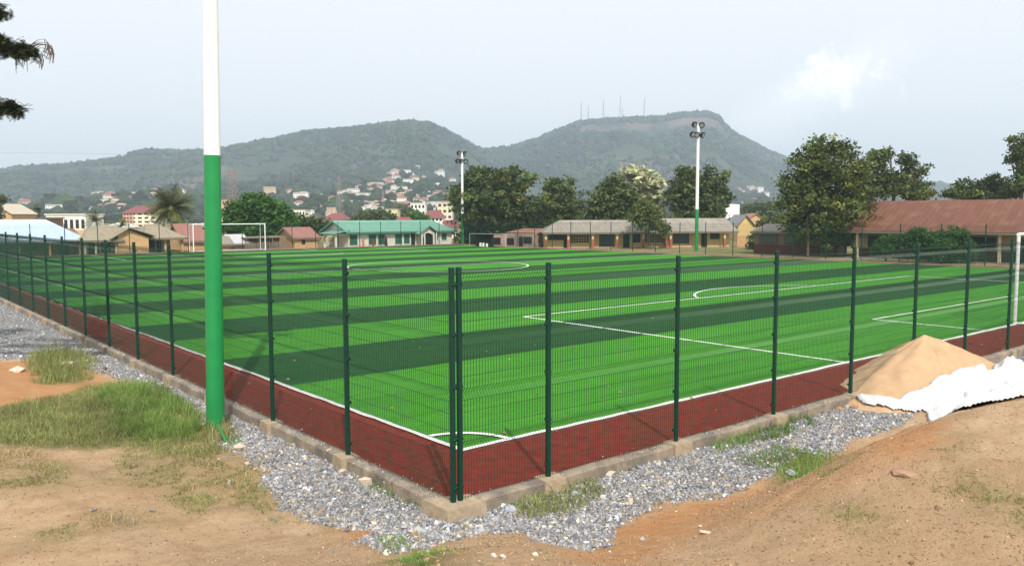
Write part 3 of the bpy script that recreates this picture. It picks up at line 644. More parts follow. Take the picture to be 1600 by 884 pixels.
# --- the two yellow classroom blocks
def classroom(label, A, B, px0, px1, items, hip, eave, ridge, pillars, right_windows=False):
    LN, a = frame_from(A, B); t = thing('classroom_block', label, 'building', (A[0], A[1], GZ), a, 'yellow classroom blocks')
    k = LN / (px1 - px0); X = lambda p: (p - px0) * k; D_ = 7.5
    mb = MB(); mb.prism([(0, 1.5, 0), (0, D_, 0), (0, D_, eave), (0, (D_) / 2 + .4, eave + (ridge - eave) * (.93 if not hip else .12)), (0, 1.5, eave + (.45 if not hip else .2))], (LN, 0, 0)); mb.build('wall', M_wally, t)
    mb = MB(); mb.box((-.3, -.2, -.1), (LN + .3, 1.5, .10)); mb.build('veranda_floor', M_conc, t)
    roof_gable(t, 0, LN, .2, D_, eave + .05, ridge, M_rgrey, .55, hipL=hip)
    for it in items:
        nm, a_, b_, z0, z1, m_ = it
        o = opening(t, nm, X(a_), X(b_), z0, z1, 1.5, m_)
        if nm == 'grille_window':
            g = MB(); n_ = max(3, int((X(b_) - X(a_)) / .38))
            for i in range(n_ + 1): xx = X(a_) + (X(b_) - X(a_)) * i / n_; g.box((xx - .035, 1.40, z0), (xx + .035, 1.44, z1))
            for i in range(5): zz = z0 + (z1 - z0) * i / 4; g.box((X(a_), 1.385, zz - .035), (X(b_), 1.42, zz + .035))
            g.build('grille', M_wally, o)
    for p in pillars:
        mb = MB(); mb.box((X(p) - .16, -.02, .0), (X(p) + .16, .30, 1.5)); o = mb.build('pillar', M_pillar, t)
        mb = MB(); mb.box((X(p) - .155, -.015, 1.5), (X(p) + .155, .295, eave + .1)); mb.build('pillar_top', M_cream, o)
    if right_windows:
        for yy in (3.2, 5.4):
            mb = MB(); mb.box((LN - .02, yy, 1.3), (LN + .05, yy + .7, 2.4)); mb.build('window', M_dark, t)
def pt(px, D): p = at(px, 392, D); return np.array([p[0], p[1], GZ])
A = pt(852, 129.5); Bp = pt(1043, 130.5)
classroom('longer yellow classroom block with hipped grey roof, left of the yellowish tree', A, Bp, 852, 1043,
          [('window', 858, 885, 1.35, 2.5, M_dark), ('door', 882, 887, .1, 2.5, M_dark), ('grille_window', 893, 922, .9, 2.4, M_dark), ('shutter', 938, 962, .25, 2.5, mat('slate_shutter', (.05, .055, .065), .6, .15, 2)), ('door', 976, 986, .1, 2.4, M_dark),
           ('window', 991, 1003, .9, 2.4, M_dark), ('grille_window', 1010, 1041, .9, 2.4, M_dark)], 3.2, 2.65, 4.35, [853, 888, 926, 964, 1005, 1041.5])
A = pt(1047, 130.0); Bp = pt(1147, 133)
classroom('shorter yellow classroom block with gable end, behind the tall distant floodlight pole', A, Bp, 1047, 1147,
          [('louvre_window', 1058, 1083, .7, 2.45, mat('louvre_grey', (.07, .07, .07), .6, .3, 8)), ('door', 1102, 1111, .1, 2.45, M_dark), ('window', 1116, 1131, 1.35, 2.45, M_dark)], 0, 2.75, 4.6, [1048, 1089, 1132], True)

# --- rusty roofed long building on the right
y1 = 39.5; y0 = -6.0; xw = 86.5; LNr = y1 - y0
t = thing('long_building', 'long building with rusty red corrugated roof behind the dark bushes', 'building', (xw, y1, GZ), -math.pi / 2)
mb = MB(); mb.prism([(0, 2.0, 0), (0, 11, 0), (0, 11, 3.3), (0, 6, 5.9), (0, 2.0, 3.9)], (LNr, 0, 0)); mb.build('wall', M_wallbeige, t)
mb = MB(); mb.box((-.03, 1.94, 0), (LNr, 1.99, 1.25)); mb.build('dado', M_maroon, t)
roof_gable(t, 0, LNr, 0.2, 11, 3.55, 6.75, M_rust, .55)
for i in range(13):
    xx = 1.2 + i * 3.9
    mb = MB(); mb.box((xx, .35, 0), (xx + .28, .62, 3.6)); mb.build('pillar', M_cream, t)
    if xx + 3 < LNr:
        if i % 3 == 1: opening(t, 'door', xx + 1.2, xx + 2.3, .05, 2.6, 1.92, M_dark)
        else: opening(t, 'window', xx + .7, xx + 3.2, 1.35, 2.8, 1.92, M_dark, M_wallbeige)
mb = MB(); mb.box((-.2, 0, -.1), (LNr, 2, .14)); mb.build('veranda_floor', M_conc, t)
# side annex left of it, half hidden by the big tree
t = thing('low_building', 'low dark maroon and grey building with louvres, behind the big tree trunks', 'building', (88, 44.5, GZ), math.pi)
t.rotation_euler = (0, 0, -math.pi / 2); t.location = (88.5, 53.5, GZ)
mb = MB(); mb.box((0, 0, 0), (9.5, 7, 3.0)); mb.build('wall', M_wallb, t)
mb = MB(); mb.box((-.02, -.05, 0), (9.52, -.003, 1.3)); mb.build('dado', M_maroon, t)
roof_gable(t, 0, 9.5, 0, 7, 3.0, 3.9, M_rgrey, .4)
for a_ in (.8, 4.6): opening(t, 'louvre_window', a_, a_ + 2.8, 1.4, 2.6, -.06, MATS['louvre_grey'])

# --- left side: pale blue roof, tan blocks
A = ray_at_Y(-230, 112); Bp = ray_at_Y(131, 112); LN, _ = frame_from(A, Bp)
t = thing('long_shed', 'long low building under a pale blue sheet roof', 'building', (A[0], A[1], GZ))
mb = MB(); mb.prism([(0, 1.6, 0), (0, 9, 0), (0, 9, 2.3), (0, 5, 3.6), (0, 1.6, 2.7)], (LN, 0, 0)); mb.build('wall', M_wallb, t)
roof_gable(t, 0, LN, .3, 9, 2.35, 4.75, M_rblue, .6, hipR=4.2, fascia=mat('grey_fascia', (.3, .32, .36), .7, .1, 2))
for i in range(12):
    xx = LN - .5 - i * 3.6
    if xx < 0: break
    mb = MB(); mb.box((xx, .2, 0), (xx + .22, .45, 2.35)); mb.build('pillar', M_wallt, t)
    (opening(t, 'window', xx - 2.7, xx - 1.1, .8, 2.1, 1.58, M_dark) if i % 2 else opening(t, 'doorway', xx - 2.2, xx - 1.0, .05, 2.2, 1.58, M_dark))
A = ray_at_Y(131, 110.5); Bp = ray_at_Y(186, 110.5); LN, _ = frame_from(A, Bp)
t = thing('veranda_house', 'tan house with weathered roof and a bright gable wall, left of the palm', 'building', (A[0], A[1], GZ))
mb = MB(); mb.prism([(.1, 1.3, 0), (.1, 7.5, 0), (.1, 7.5, 2.2), (.1, 4.2, 3.4), (.1, 1.3, 2.5)], (LN + 2, 0, 0)); mb.build('wall', M_wallt, t)
roof_gable(t, 0, LN + .2, .1, 7.5, 2.15, 3.85, M_rtan, .5, hipL=2.4)
for xx in (.1, LN * .33, LN - .4): mb = MB(); mb.box((xx, .1, 0), (xx + .25, .35, 2.2)); mb.build('pillar', M_cream, t)
opening(t, 'doorway', .9, 2.1, .05, 2.0, 1.28, M_dark); opening(t, 'window', LN - 1.9, LN - .7, .4, 1.9, 1.28, M_dark)
gx0 = LN - .1; gw = 4.0
mb = MB(); mb.prism([(gx0, -.2, 0), (gx0 + gw, -.2, 0), (gx0 + gw, -.2, 2.3), (gx0 + gw * .35, -.2, 3.45), (gx0, -.2, 2.75)], (0, 6.5, 0)); mb.build('gable_wing', mat('sunlit_plaster', (.62, .40, .20), .9, .12, 1.2, dirt=((.45, .27, .14), .8, .6)), t)
mb = MB(); mb.slab([(gx0 - 1.1, -.8, 2.25), (gx0 + gw * .35, -.8, 3.75), (gx0 + gw * .35, 6.9, 3.75), (gx0 - 1.1, 6.9, 2.25)], .1); mb.slab([(gx0 + gw * .35, -.8, 3.75), (gx0 + gw + .9, -.8, 2.55), (gx0 + gw + .9, 6.9, 2.55), (gx0 + gw * .35, 6.9, 3.75)], .1); mb.build('wing_roof', M_rtan, t)
A = ray_at_Y(236, 111.5); Bp = ray_at_Y(287, 111.5); LN, _ = frame_from(A, Bp)
t = thing('open_pavilion', 'low open sided block with hipped brown roof, in front of the palm', 'building', (A[0], A[1], GZ))
mb = MB(); mb.box((0, 1.6, 0), (LN * .7, 7, 2.2)); mb.build('wall', mat('grey_wall', (.26, .24, .21), .9, .15, 1), t)
roof_gable(t, -.6, LN, 0, 7, 2.3, 4.0, M_rtan, .5, hipL=1.5, hipR=3.0)
for xx in (LN * .42, LN - .25): mb = MB(); mb.box((xx, .05, 0), (xx + .3, .35, 2.3)); mb.build('pillar', M_wallt, t)
opening(t, 'doorway', LN * .3, LN * .42, .1, 2.0, 1.58, M_dark); opening(t, 'window', LN * .05, LN * .22, .5, 1.9, 1.58, M_dark)
def small_house(name, label, px0, px1, Y, wh, rh, wm, rm, dep=5, hip=0, cat='house', win=()):
    A = ray_at_Y(px0, Y); B = ray_at_Y(px1, Y); LN, _ = frame_from(A, B)
    t = thing(name, label, cat, (A[0], A[1], GZ))
    mb = MB(); mb.prism([(0, 0, 0), (0, dep, 0), (0, dep, wh), (0, dep / 2, wh + (rh if not hip else 0)), (0, 0, wh)], (LN, 0, 0)); mb.build('wall', wm, t)
    roof_gable(t, 0, LN, 0, dep, wh, wh + rh, rm, .4, hipL=hip, hipR=hip)
    for a_, b_, z0, z1 in win: opening(t, 'window', LN * a_, LN * b_, z0, z1, 0, M_dark)
    return t
small_house('small_house', 'small house with faded pink roof, left of the near pole behind the goal', 287, 322, 118, 1.6, 2.4, M_wallt, M_rpink, 7)
small_house('small_hut', 'low brown hut with lean roof just behind the goal beside the near pole', 338, 362, 112.5, 1.1, 1.0, M_wallt, M_rgrey, 4)
small_house('small_hut', 'low grey shed with whitish roof under the round dark tree', 362, 386, 115, 1.1, 1.2, MATS['grey_wall'], mat('zinc_sheet', (.5, .5, .5), .5, .15, 2), 4)
small_house('small_house', 'tan cottage with red brown roof left of the green roofed building', 461, 497, 113.5, 1.8, 1.5, M_wallt, M_rpink, 7, win=((.3, .45, .7, 1.5),))
# rough wooden shelter and stake fence by the mango tree
A = ray_at_Y(385, 111.5); Bp = ray_at_Y(456, 111.5); LN, _ = frame_from(A, Bp); t = thing('stake_fence', 'row of rough grey wooden stakes below the round dark tree', 'fence', (A[0], A[1], GZ))
mb = MB()
for i in range(int(LN / .28)): xx = i * .28; mb.box((xx, 0, 0), (xx + .14 + .06 * random.random(), .05, 1.1 + .35 * random.random()))
mb.build('stake', mat('grey_wood', (.22, .18, .14), .9, .3, 3), t)
mb = MB(); mb.box((0, .051, .9), (LN, .1, 1.0)); mb.build('rail', MATS['grey_wood'], t)
t = thing('open_shelter', 'low dark open shelter with flat roof behind the wooden stakes', 'shelter', (A[0] + 1, A[1] + 3, GZ))
mb = MB(); mb.slab([(0, 0, 1.85), (7, 0, 1.9), (7, 3, 2.1), (0, 3, 2.0)], .08); mb.build('roof', M_fascia, t)
mb = MB(); mb.box((0, 2.9, 0), (7, 3, 1.8)); mb.build('back_wall', M_wallb, t)
for xx in (.1, 2.4, 4.6, 6.8): mb = MB(); mb.tube([(xx, .1, 0), (xx + .05, .1, 1.9)], .06, 6); mb.build('pole', MATS['grey_wood'], t)
# unfinished block walls left of the yellow block
A = pt(758, 137); Bp = pt(846, 131.5); LN, an = frame_from(A, Bp); t = thing('unfinished_house', 'roofless grey block house with dark window holes, left of the yellow blocks', 'building', (A[0], A[1], GZ), an)
k = LN / 88; X = lambda p: (p - 758) * k
mb = MB(); mb.box((0, 0, 0), (X(835), .25, 2.0)); mb.box((0, .25, 0), (.25, 6, 2.1)); mb.box((X(835) - .25, .25, 0), (X(835), 6, 2.4)); mb.box((.25, 5.75, 0), (X(835) - .25, 6, 2.2)); mb.box((X(806), -.06, 1.95), (X(836), .3, 2.3)); mb.box((X(806), -.10, 0), (X(811), -.002, 1.93)); mb.box((X(832.5), -.10, 0), (X(836), -.002, 1.93)); mb.build('wall', M_wallp, t)
opening(t, 'window', X(768), X(783), .5, 1.65, 0, M_dark); opening(t, 'window', X(793), X(804), .5, 1.6, 0, M_dark); opening(t, 'doorway', X(812), X(818), .02, 1.8, -.03, M_dark); opening(t, 'window', X(819), X(831.5), .75, 1.8, -.03, M_dark)
mb = MB(); mb.slab([(X(785), 1, 2.5), (X(838), 1, 2.45), (X(832), 5.8, 3.1), (X(792), 5.8, 3.1)], .06); mb.build('roof', M_rpink, t)
for i in range(5):
    a = thing('timber_plank', ('grey timber planks leaning against the unfinished house wall'), 'plank', (0, 0, 0), 0, 'planks leaning by the unfinished house') if 0 else None
mb = MB()
for i in range(6): mb.tube([(X(837 + i * 1.6) + .2, -.3, 0), (X(831 + i * 1.4), .05, 1.9 - .12 * i)], .045, 5)
p = mb.build('leaning_pole', M_barkp, t)
# portable goal with dark net beyond the fence
A = pt(734, 134); Bp = pt(790, 129); LN, an = frame_from(A, Bp); t = thing('open_stall', 'low dark open stall with a thin pale front frame, right of the distant floodlight pole', 'stall', (A[0], A[1], GZ), an)
mb = MB(); mb.tube([(0, 0, 0), (0, 0, 2.35), (LN, 0, 2.35), (LN, 0, 0)], .028, 8); mb.build('frame', mat('zinc_sheet', (.5, .5, .5), .5, .15, 2), t)
mb = MB(); mb.box((.2, 1.2, 0), (LN * .52, 1.35, 2.25)); mb.slab([(.1, .3, 2.28), (LN * .55, .3, 2.28), (LN * .55, 2.6, 2.25), (.1, 2.6, 2.25)], .06); mb.build('screen', M_dark, t)
mb = MB()
for xx in (LN * .22, LN * .3, LN * .4): mb.box((xx, .5, 0), (xx + .28, .7, .75 + random.random() * .2))
mb.build('white_crate', M_wallw, t)
# pieces right of the yellow blocks
def box_house(name, label, px0, px1, D, wh, rh, wm, rm, dep=5, win=(), cat='house', z=GZ, hip=0, group=None):
    A = pt(px0, D); B = pt(px1, D); LN, an = frame_from(A, B); t = thing(name, label, cat, (A[0], A[1], z), an, group)
    mb = MB(); mb.prism([(0, 0, 0), (0, dep, 0), (0, dep, wh), (0, dep / 2, wh + (rh if not hip else 0)), (0, 0, wh)], (LN, 0, 0)); mb.build('wall', wm, t)
    if rm: roof_gable(t, 0, LN, 0, dep, wh, wh + rh, rm, min(.5, dep * .06), hipL=hip, hipR=hip)
    for a_, b_, z0, z1 in win: opening(t, 'window', LN * a_, LN * b_, z0, z1, 0, M_dark)
    return t, LN
def gable_house(name, label, px0, px1, D, wh, rh, wm, rm, dep=7, z=GZ):
    A = pt(px0, D); B = pt(px1, D); LN, an = frame_from(A, B); t = thing(name, label, 'house', (A[0], A[1], z), an)
    mb = MB(); mb.prism([(0, 0, 0), (LN, 0, 0), (LN, 0, wh), (LN / 2, 0, wh + rh), (0, 0, wh)], (0, dep, 0)); mb.build('wall', wm, t)
    mb = MB(); mb.slab([(-.5, -.5, wh - .1), (LN / 2, -.5, wh + rh + .15), (LN / 2, dep, wh + rh + .15), (-.5, dep, wh - .1)], .1); mb.slab([(LN / 2, -.5, wh + rh + .15), (LN + .5, -.5, wh - .1), (LN + .5, dep, wh - .1), (LN / 2, dep, wh + rh + .15)], .1); mb.build('roof', rm, t)
gable_house('small_house', 'small yellow gabled house with grey roof, right of the yellow classroom gable', 1152, 1177, 165, 3.0, 2.2, M_wally, mat('grey_sheet', (.22, .23, .24), .7, .2, 2), 9)
t, LN = box_house('garden_wall', 'plain tan block wall beside the yellow classroom gable', 1151, 1172, 134, 1.9, .01, M_wallt, None, .25, cat='wall')
t, LN = box_house('brick_shed', 'dark red brick shed with whitish sheet roof, left of the big tree', 1189, 1223, 121, 1.75, .5, mat('red_brick', (.16, .05, .035), .9, .2, 6), MATS['zinc_sheet'], 3.5, cat='shed')
mb = MB(); mb.box((LN + .0, 0, 0), (LN + .9, 3, 1.8)); mb.build('side_wall', M_cream, t)
t, LN = box_house('yellow_kiosk', 'bright yellow kiosk between the brick shed and the big tree', 1229, 1242, 120, 1.8, .2, mat('bright_yellow', (.80, .45, .02), .6, .1, 3), MATS['zinc_sheet'], 2, cat='kiosk')
mb = MB(); A = pt(1143, 190); vz = hgt(337, 1148, A)
t = thing('billboard', 'plain white billboard rising behind the yellow classroom gable', 'billboard', (A[0], A[1], GZ), -.8)
mb.box((-1.5, -.1, 4.4), (1.6, .1, 7.7)); mb.build('panel', M_white, t); mb = MB(); mb.box((-.15, .11, 0), (.15, .3, 7)); mb.build('pole', M_steel, t)
gable_house('small_house', 'distant house with wide dull red roof behind the white billboard', 1165, 1195, 230, 3.6, 2.0, M_wallt, M_rpink, 9)
# --- middle distance blocks rising behind the left buildings
def block(name, label, px0, px1, ytop, D, storeys, wm, rm, rise=1.2, flat=False, cols=6, dep=10, group=None):
    A = pt(px0, D); B = pt(px1, D); LN, an = frame_from(A, B)
    zt = CAM[2] + ray(px0, ytop)[2] * D - GZ
    t = thing(name, label, 'building', (A[0], A[1], GZ), an, group)
    wh = zt - (0 if flat else rise)
    mb = MB(); mb.box((0, 0, 0), (LN, dep, wh)); mb.build('wall', wm, t)
    if flat: mb = MB(); mb.box((-.3, -.3, wh + .002), (LN + .3, dep + .3, wh + .35)); mb.build('roof', rm, t)
    else: roof_gable(t, 0, LN, 0, dep, wh, wh + rise, rm, .6, hipL=min(4, LN * .3), hipR=min(4, LN * .3))
    sh = wh / storeys
    for s_ in range(storeys):
        for c in range(cols):
            xx = LN * (c + .5) / cols; ww = LN / cols * .28
            opening(t, 'window', xx - ww, xx + ww, sh * (s_ + .35), sh * (s_ + .78), 0, M_dark)
    return t, LN, wh
M_crm = mat('cream_wall', (.72, .66, .48), .9, .06, .5); M_peach = mat('peach_wall', (.50, .29, .19), .9, .12, .5)
t, LN, wh = block('apartment_block', 'four storey cream and orange block with maroon roof left of the palm', 195, 246, 322, 390, 4, M_crm, M_rred, 3.0, dep=12, cols=5)
mb = MB(); mb.box((-.12, -.25, 0), (LN * .30, .8, wh - .02)); wq = mb.build('orange_wing', M_peach, t)
for s_ in range(4):
    for c in range(3): mb = MB(); mb.box((LN * (.03 + .09 * c), -.32, wh / 4 * (s_ + .3)), (LN * (.03 + .09 * c) + .7, -.26, wh / 4 * (s_ + .8))); mb.build('balcony_opening', M_dark, t)
block('warehouse', 'long white low building with light roof above the pale blue roof', 74, 136, 336, 230, 1, M_wallw, mat('light_roof', (.62, .60, .54), .8, .08, 1), .5, flat=True, cols=7)
block('long_barrack', 'long dark brown building with pale posts above the pale blue roof', 12, 66, 342, 200, 1, M_wallb, M_fascia, .4, flat=True, cols=6)
block('tall_house', 'small square cream tower house above the dark brown building', 29, 44, 331, 260, 2, M_crm, M_rred, .8, cols=2, dep=5)
gable_house('small_house', 'house with wide beige roof at the far left edge', -30, 21, 190, 6.0, 2.2, M_wallt, mat('beige_sheet', (.48, .42, .33), .8, .1, 1), 10)
block('yellow_house', 'pale yellow two storey house behind the palm and near pole', 288, 322, 350, 230, 2, mat('pale_yellow', (.62, .54, .32), .9, .08, 1), M_rgrey, .8, cols=4)
block('white_house', 'small white house with pale roof right of the small palms', 166, 194, 349, 240, 1, M_wallw, mat('light_roof', (.6, .6, .6)), 1.2, cols=3)
block('beige_block', 'pinkish beige block right behind the near pole', 345, 357, 312, 420, 4, mat('pink_beige', (.6, .38, .28), .9, .08, 1), M_fascia, 1, flat=True, cols=3)
block('white_house', 'white house with long light front left of the green roof, upper row', 459, 478, 328, 420, 2, M_wallw, M_rgrey, .8, flat=True, cols=4)
block('red_roof_house', 'cream house with wide maroon roof just over the left end of the green roof', 508, 538, 334, 260, 1, M_crm, M_rred, 1.8, cols=4)
block('red_roof_house', 'bright red hipped roof peeping over the middle of the green roof', 619, 640, 340, 230, 1, M_wallw, mat('bright_red_roof', (.24, .055, .05), .7, .12, 1), 1.7, cols=2)
block('red_roof_house', 'white house with dull red roof over the right end of the green roof', 663, 692, 329, 330, 2, M_wallw, M_rred, 2.6, cols=5)
block('apartment_block', 'tall pale yellow block with storeys of dark bands left of the big dark tree', 684, 707, 317, 430, 4, mat('pale_yellow2', (.64, .58, .42), .9, .06, 1), M_crm, .6, flat=True, cols=3)
block('apartment_block', 'wide grey white block with rows of balconies above the green roof', 642, 665, 318, 480, 3, M_wallw, mat('light_roof', (.6, .6, .6)), .8, flat=True, cols=4)
block('yellow_block', 'long low yellow block above the middle of the green roof', 598, 622, 327, 400, 1, mat('pale_yellow', (.62, .54, .32)), M_rgrey, .8, flat=True, cols=5)
block('white_house', 'white hall right behind the right end of the green roof', 690, 713, 345, 190, 1, M_crm, M_rred, 1.4, cols=2)
block('white_house', 'flat white house left of the bright red hipped roof', 566, 590, 333, 380, 1, M_wallw, MATS['light_roof'], .8, flat=True, cols=4)

# ------------------------------------------------------------------ vegetation
def leafmat(name, c1, c2, tr=.25):
    return mat(name, c1, .6, .2, .6, col2=c2, attr='tint', spec=.25, trans=tr)
LM_dark = leafmat('leaf_dark', (.058, .088, .024), (.105, .138, .040))
LM_mango = leafmat('leaf_mango', (.038, .110, .012), (.066, .155, .018))
LM_olive = leafmat('leaf_olive', (.062, .096, .022), (.125, .150, .042))
LM_yel = leafmat('leaf_blossom', (.34, .36, .20), (.50, .50, .32))
LM_bush = leafmat('leaf_bush', (.030, .085, .014), (.06, .13, .024))
LM_palm = leafmat('leaf_palm', (.06, .09, .02), (.14, .14, .04))
def leaves(centers, radii, n, size, aspect=1.6, tintv=.35, flat=.0, per=22, spread=.55, yel=0.):
    """clumps of leaf quads; centers (k,3) with ellipsoid radii (k,3)"""
    centers = np.array(centers, float); radii = np.array(radii, float); vol = radii.prod(1) ** .75; pr = vol / vol.sum()
    nc = max(8, n // per); which = rng.choice(len(centers), nc, p=pr)
    d = rng.normal(size=(nc, 3)); d /= np.linalg.norm(d, axis=1)[:, None]
    rr = rng.random(nc) ** .38; rr = np.where(rng.random(nc) < .12, rr * 1.12, rr)
    C = centers[which] + d * rr[:, None] * radii[which]
    cl = np.repeat(np.arange(nc), per); m_ = len(cl)
    P = C[cl] + rng.normal(size=(m_, 3)) * spread * (np.array([1, 1, .55]))
    a = rng.normal(size=(m_, 3)); a[:, 2] *= .6; a /= np.linalg.norm(a, axis=1)[:, None]
    b = rng.normal(size=(m_, 3)); b -= (b * a).sum(1)[:, None] * a; b /= np.linalg.norm(b, axis=1)[:, None]
    s_ = size * rng.uniform(.6, 1.3, m_)[:, None]; a = a * s_ * aspect / 2; b = b * s_ / 2
    V = np.stack([P - a, P + b * .9, P + a, P - b * .9], 1).reshape(-1, 3)
    F = np.arange(m_ * 4).reshape(-1, 4)
    tn = (1 + tintv * rng.normal(size=nc))[cl] * rng.uniform(.8, 1.2, m_); tn = np.clip(tn, .35, 2.2)
    yl = (rng.random(nc) < yel)[cl] * rng.uniform(.3, 1, m_)
    col = np.stack([tn * (1 + yl * 1.5), tn * (1 + .7 * yl), tn * (1 + yl * .2), np.ones(m_)], 1)
    return V, F, np.repeat(col, 4, axis=0)
def tree(name, label, px, D, lobes, ntot, size, lm, base_py=None, trunk_r=.3, bark=None, group=None, spread=.55, per=22, tintv=.35, cat='tree', thick=.8, fork=.35, aspect=1.6, yel=0., skip_trunk=False, limbs=True, seed=1):
    """lobes traced as (px, py, rx, ry) ovals at distance D, each given real depth"""
    rs = np.random.default_rng(seed + int(px) * 7)
    P = pt(px, D); ppm = FPX / D
    t = thing(name, label, cat, P, 0, group)
    rtx = np.array([RT[0], RT[1]]) / np.hypot(RT[0], RT[1]); fwd = np.array([FW[0], FW[1]]) / np.hypot(FW[0], FW[1])
    C = []; Rd = []
    for (x, y, rx, ry) in lobes:
        z = CAM[2] + ray(x, y)[2] * D - P[2]; u = (x - px) / ppm; dp = rs.uniform(-.6, .6) * max(rx / ppm, 1) * thick
        C.append((rtx[0] * u + fwd[0] * dp, rtx[1] * u + fwd[1] * dp, z)); Rd.append((rx / ppm, rx / ppm, ry / ppm))
    V, F, col = leaves(C, Rd, ntot, size, per=per, spread=spread, tintv=tintv, aspect=aspect, yel=yel)
    crown = link('crown', npmesh('crown', V, F, lm, {'tint': ('FLOAT_COLOR', col)}), t)
    if not skip_trunk:
        mb = MB(); top = max(c[2] for c in C); bot = min(c[2] - r[2] for c, r in zip(C, Rd)); fz = max(.8, bot + (top - bot) * fork * .5)
        cx = sum(c[0] for c in C) / len(C) * .25; cy = sum(c[1] for c in C) / len(C) * .25
        mb.tube([(0, 0, -.3), (0, 0, .1), (cx * .3 + .1, cy * .3, fz * .5), (cx, cy, fz)], [trunk_r * 1.5, trunk_r * 1.15, trunk_r * .95, trunk_r * .8], 10)
        if limbs:
            for c, r in zip(C, Rd):
                e_ = (c[0], c[1], c[2] + r[2] * .3); mid = ((cx + c[0]) / 2 + rs.uniform(-.4, .4), (cy + c[1]) / 2 + rs.uniform(-.4, .4), (fz + c[2]) / 2 - .05 * abs(c[2] - fz))
                mb.tube([(cx, cy, fz - .1), mid, e_], [trunk_r * .55, trunk_r * .34, trunk_r * .1], 6)
                for q in range(3):
                    dd = rs.normal(size=3); dd /= np.linalg.norm(dd); e2 = (c[0] + dd[0] * r[0] * .8, c[1] + dd[1] * r[1] * .8, c[2] + abs(dd[2]) * r[2] * .8)
                    mb.tube([mid, ((mid[0] + e2[0]) / 2, (mid[1] + e2[1]) / 2, (mid[2] + e2[2]) / 2 + .1), e2], [trunk_r * .2, trunk_r * .14, trunk_r * .05], 5)
        mb.build('trunk', bark or M_bark, t, True)
    return t
tree('mango_tree', 'large round deep green tree right behind the distant goal', 403, 140, [(402, 352, 52, 40), (375, 352, 30, 32), (430, 348, 30, 30), (400, 325, 36, 22), (450, 370, 22, 16), (365, 372, 18, 12), (388, 335, 34, 24), (420, 332, 30, 22)], 26000, .42, LM_mango, trunk_r=.55, spread=.42, tintv=.28, thick=.5)
tree('broad_tree', 'lower dark green tree between the round tree and the green roof', 478, 150, [(470, 355, 22, 18), (492, 352, 18, 13), (455, 365, 20, 14), (478, 368, 22, 12)], 6500, .42, LM_dark, trunk_r=.3, tintv=.3, spread=.45)
tree('big_tree', 'huge dark spreading tree behind the far corner floodlight pole', 780, 150, [(735, 300, 30, 26), (760, 285, 36, 22), (795, 278, 34, 16), (822, 290, 22, 18), (770, 320, 55, 34), (735, 335, 30, 22), (800, 330, 40, 34), (765, 355, 50, 22), (715, 305, 16, 20), (820, 350, 24, 18), (748, 275, 18, 10), (735, 368, 24, 14)], 19000, .45, LM_dark, trunk_r=.6, tintv=.34, spread=.5, yel=.06)
tree('feathery_tree', 'dark feathery tree left of the yellow classroom block roof', 873, 145, [(873, 300, 26, 20), (868, 325, 36, 24), (888, 320, 22, 22), (850, 345, 24, 20), (880, 350, 34, 18), (905, 335, 12, 16), (862, 290, 12, 12), (889, 287, 8, 9), (909, 302, 4, 6)], 9500, .40, LM_dark, trunk_r=.35, tintv=.36, spread=.5, yel=.05)
tree('feathery_tree', 'dark pointed tree left of the pale blossoming tree', 958, 145, [(960, 285, 14, 14), (958, 305, 30, 22), (945, 325, 28, 20), (972, 330, 26, 22), (958, 348, 36, 14), (930, 338, 14, 14), (985, 308, 12, 12)], 9500, .40, LM_dark, trunk_r=.35, tintv=.34, spread=.48, yel=.04)
tree('blossom_tree', 'pale cream blossoming tree between two dark trees', 1005, 152, [(992, 272, 20, 10), (1008, 285, 26, 14), (1016, 305, 18, 14), (1000, 300, 20, 16), (1020, 325, 14, 16), (1012, 345, 16, 12), (980, 270, 10, 8)], 3400, .55, LM_yel, trunk_r=.28, bark=M_barkp, tintv=.25, spread=.42, per=14, aspect=2.6)
tree('feathery_tree', 'olive tree whose low branches droop in front of the yellow block roof', 1012, 127.5, [(1014, 348, 22, 11), (1000, 338, 18, 14), (1034, 358, 14, 7), (1006, 322, 14, 14), (1024, 337, 12, 10)], 3000, .33, LM_olive, trunk_r=.2, tintv=.3, spread=.42)
tree('feathery_tree', 'dark tree behind the tall distant floodlight pole', 1086, 150, [(1070, 272, 14, 14), (1080, 290, 30, 20), (1110, 290, 24, 18), (1064, 312, 24, 22), (1095, 318, 36, 24), (1122, 312, 18, 22), (1085, 340, 46, 14), (1130, 275, 5, 9), (1052, 300, 10, 14), (1105, 268, 8, 8)], 12500, .42, LM_dark, trunk_r=.4, tintv=.34, spread=.5, yel=.06)
tree('big_tree', 'biggest tree, tall and olive green, left of the rusty roof', 1286, 103, [(1292, 226, 30, 15), (1318, 240, 24, 14), (1276, 242, 36, 18), (1302, 262, 50, 26), (1262, 264, 36, 22), (1245, 290, 34, 24), (1290, 300, 62, 34), (1336, 284, 30, 30), (1255, 325, 36, 26), (1300, 335, 58, 28), (1345, 335, 26, 24), (1235, 312, 24, 16), (1280, 358, 52, 20), (1330, 360, 34, 18), (1225, 345, 16, 12), (1243, 250, 10, 8), (1238, 336, 22, 18), (1285, 376, 46, 10), (1335, 374, 26, 10)], 22000, .30, LM_olive, trunk_r=.38, tintv=.46, spread=.42, yel=.07)
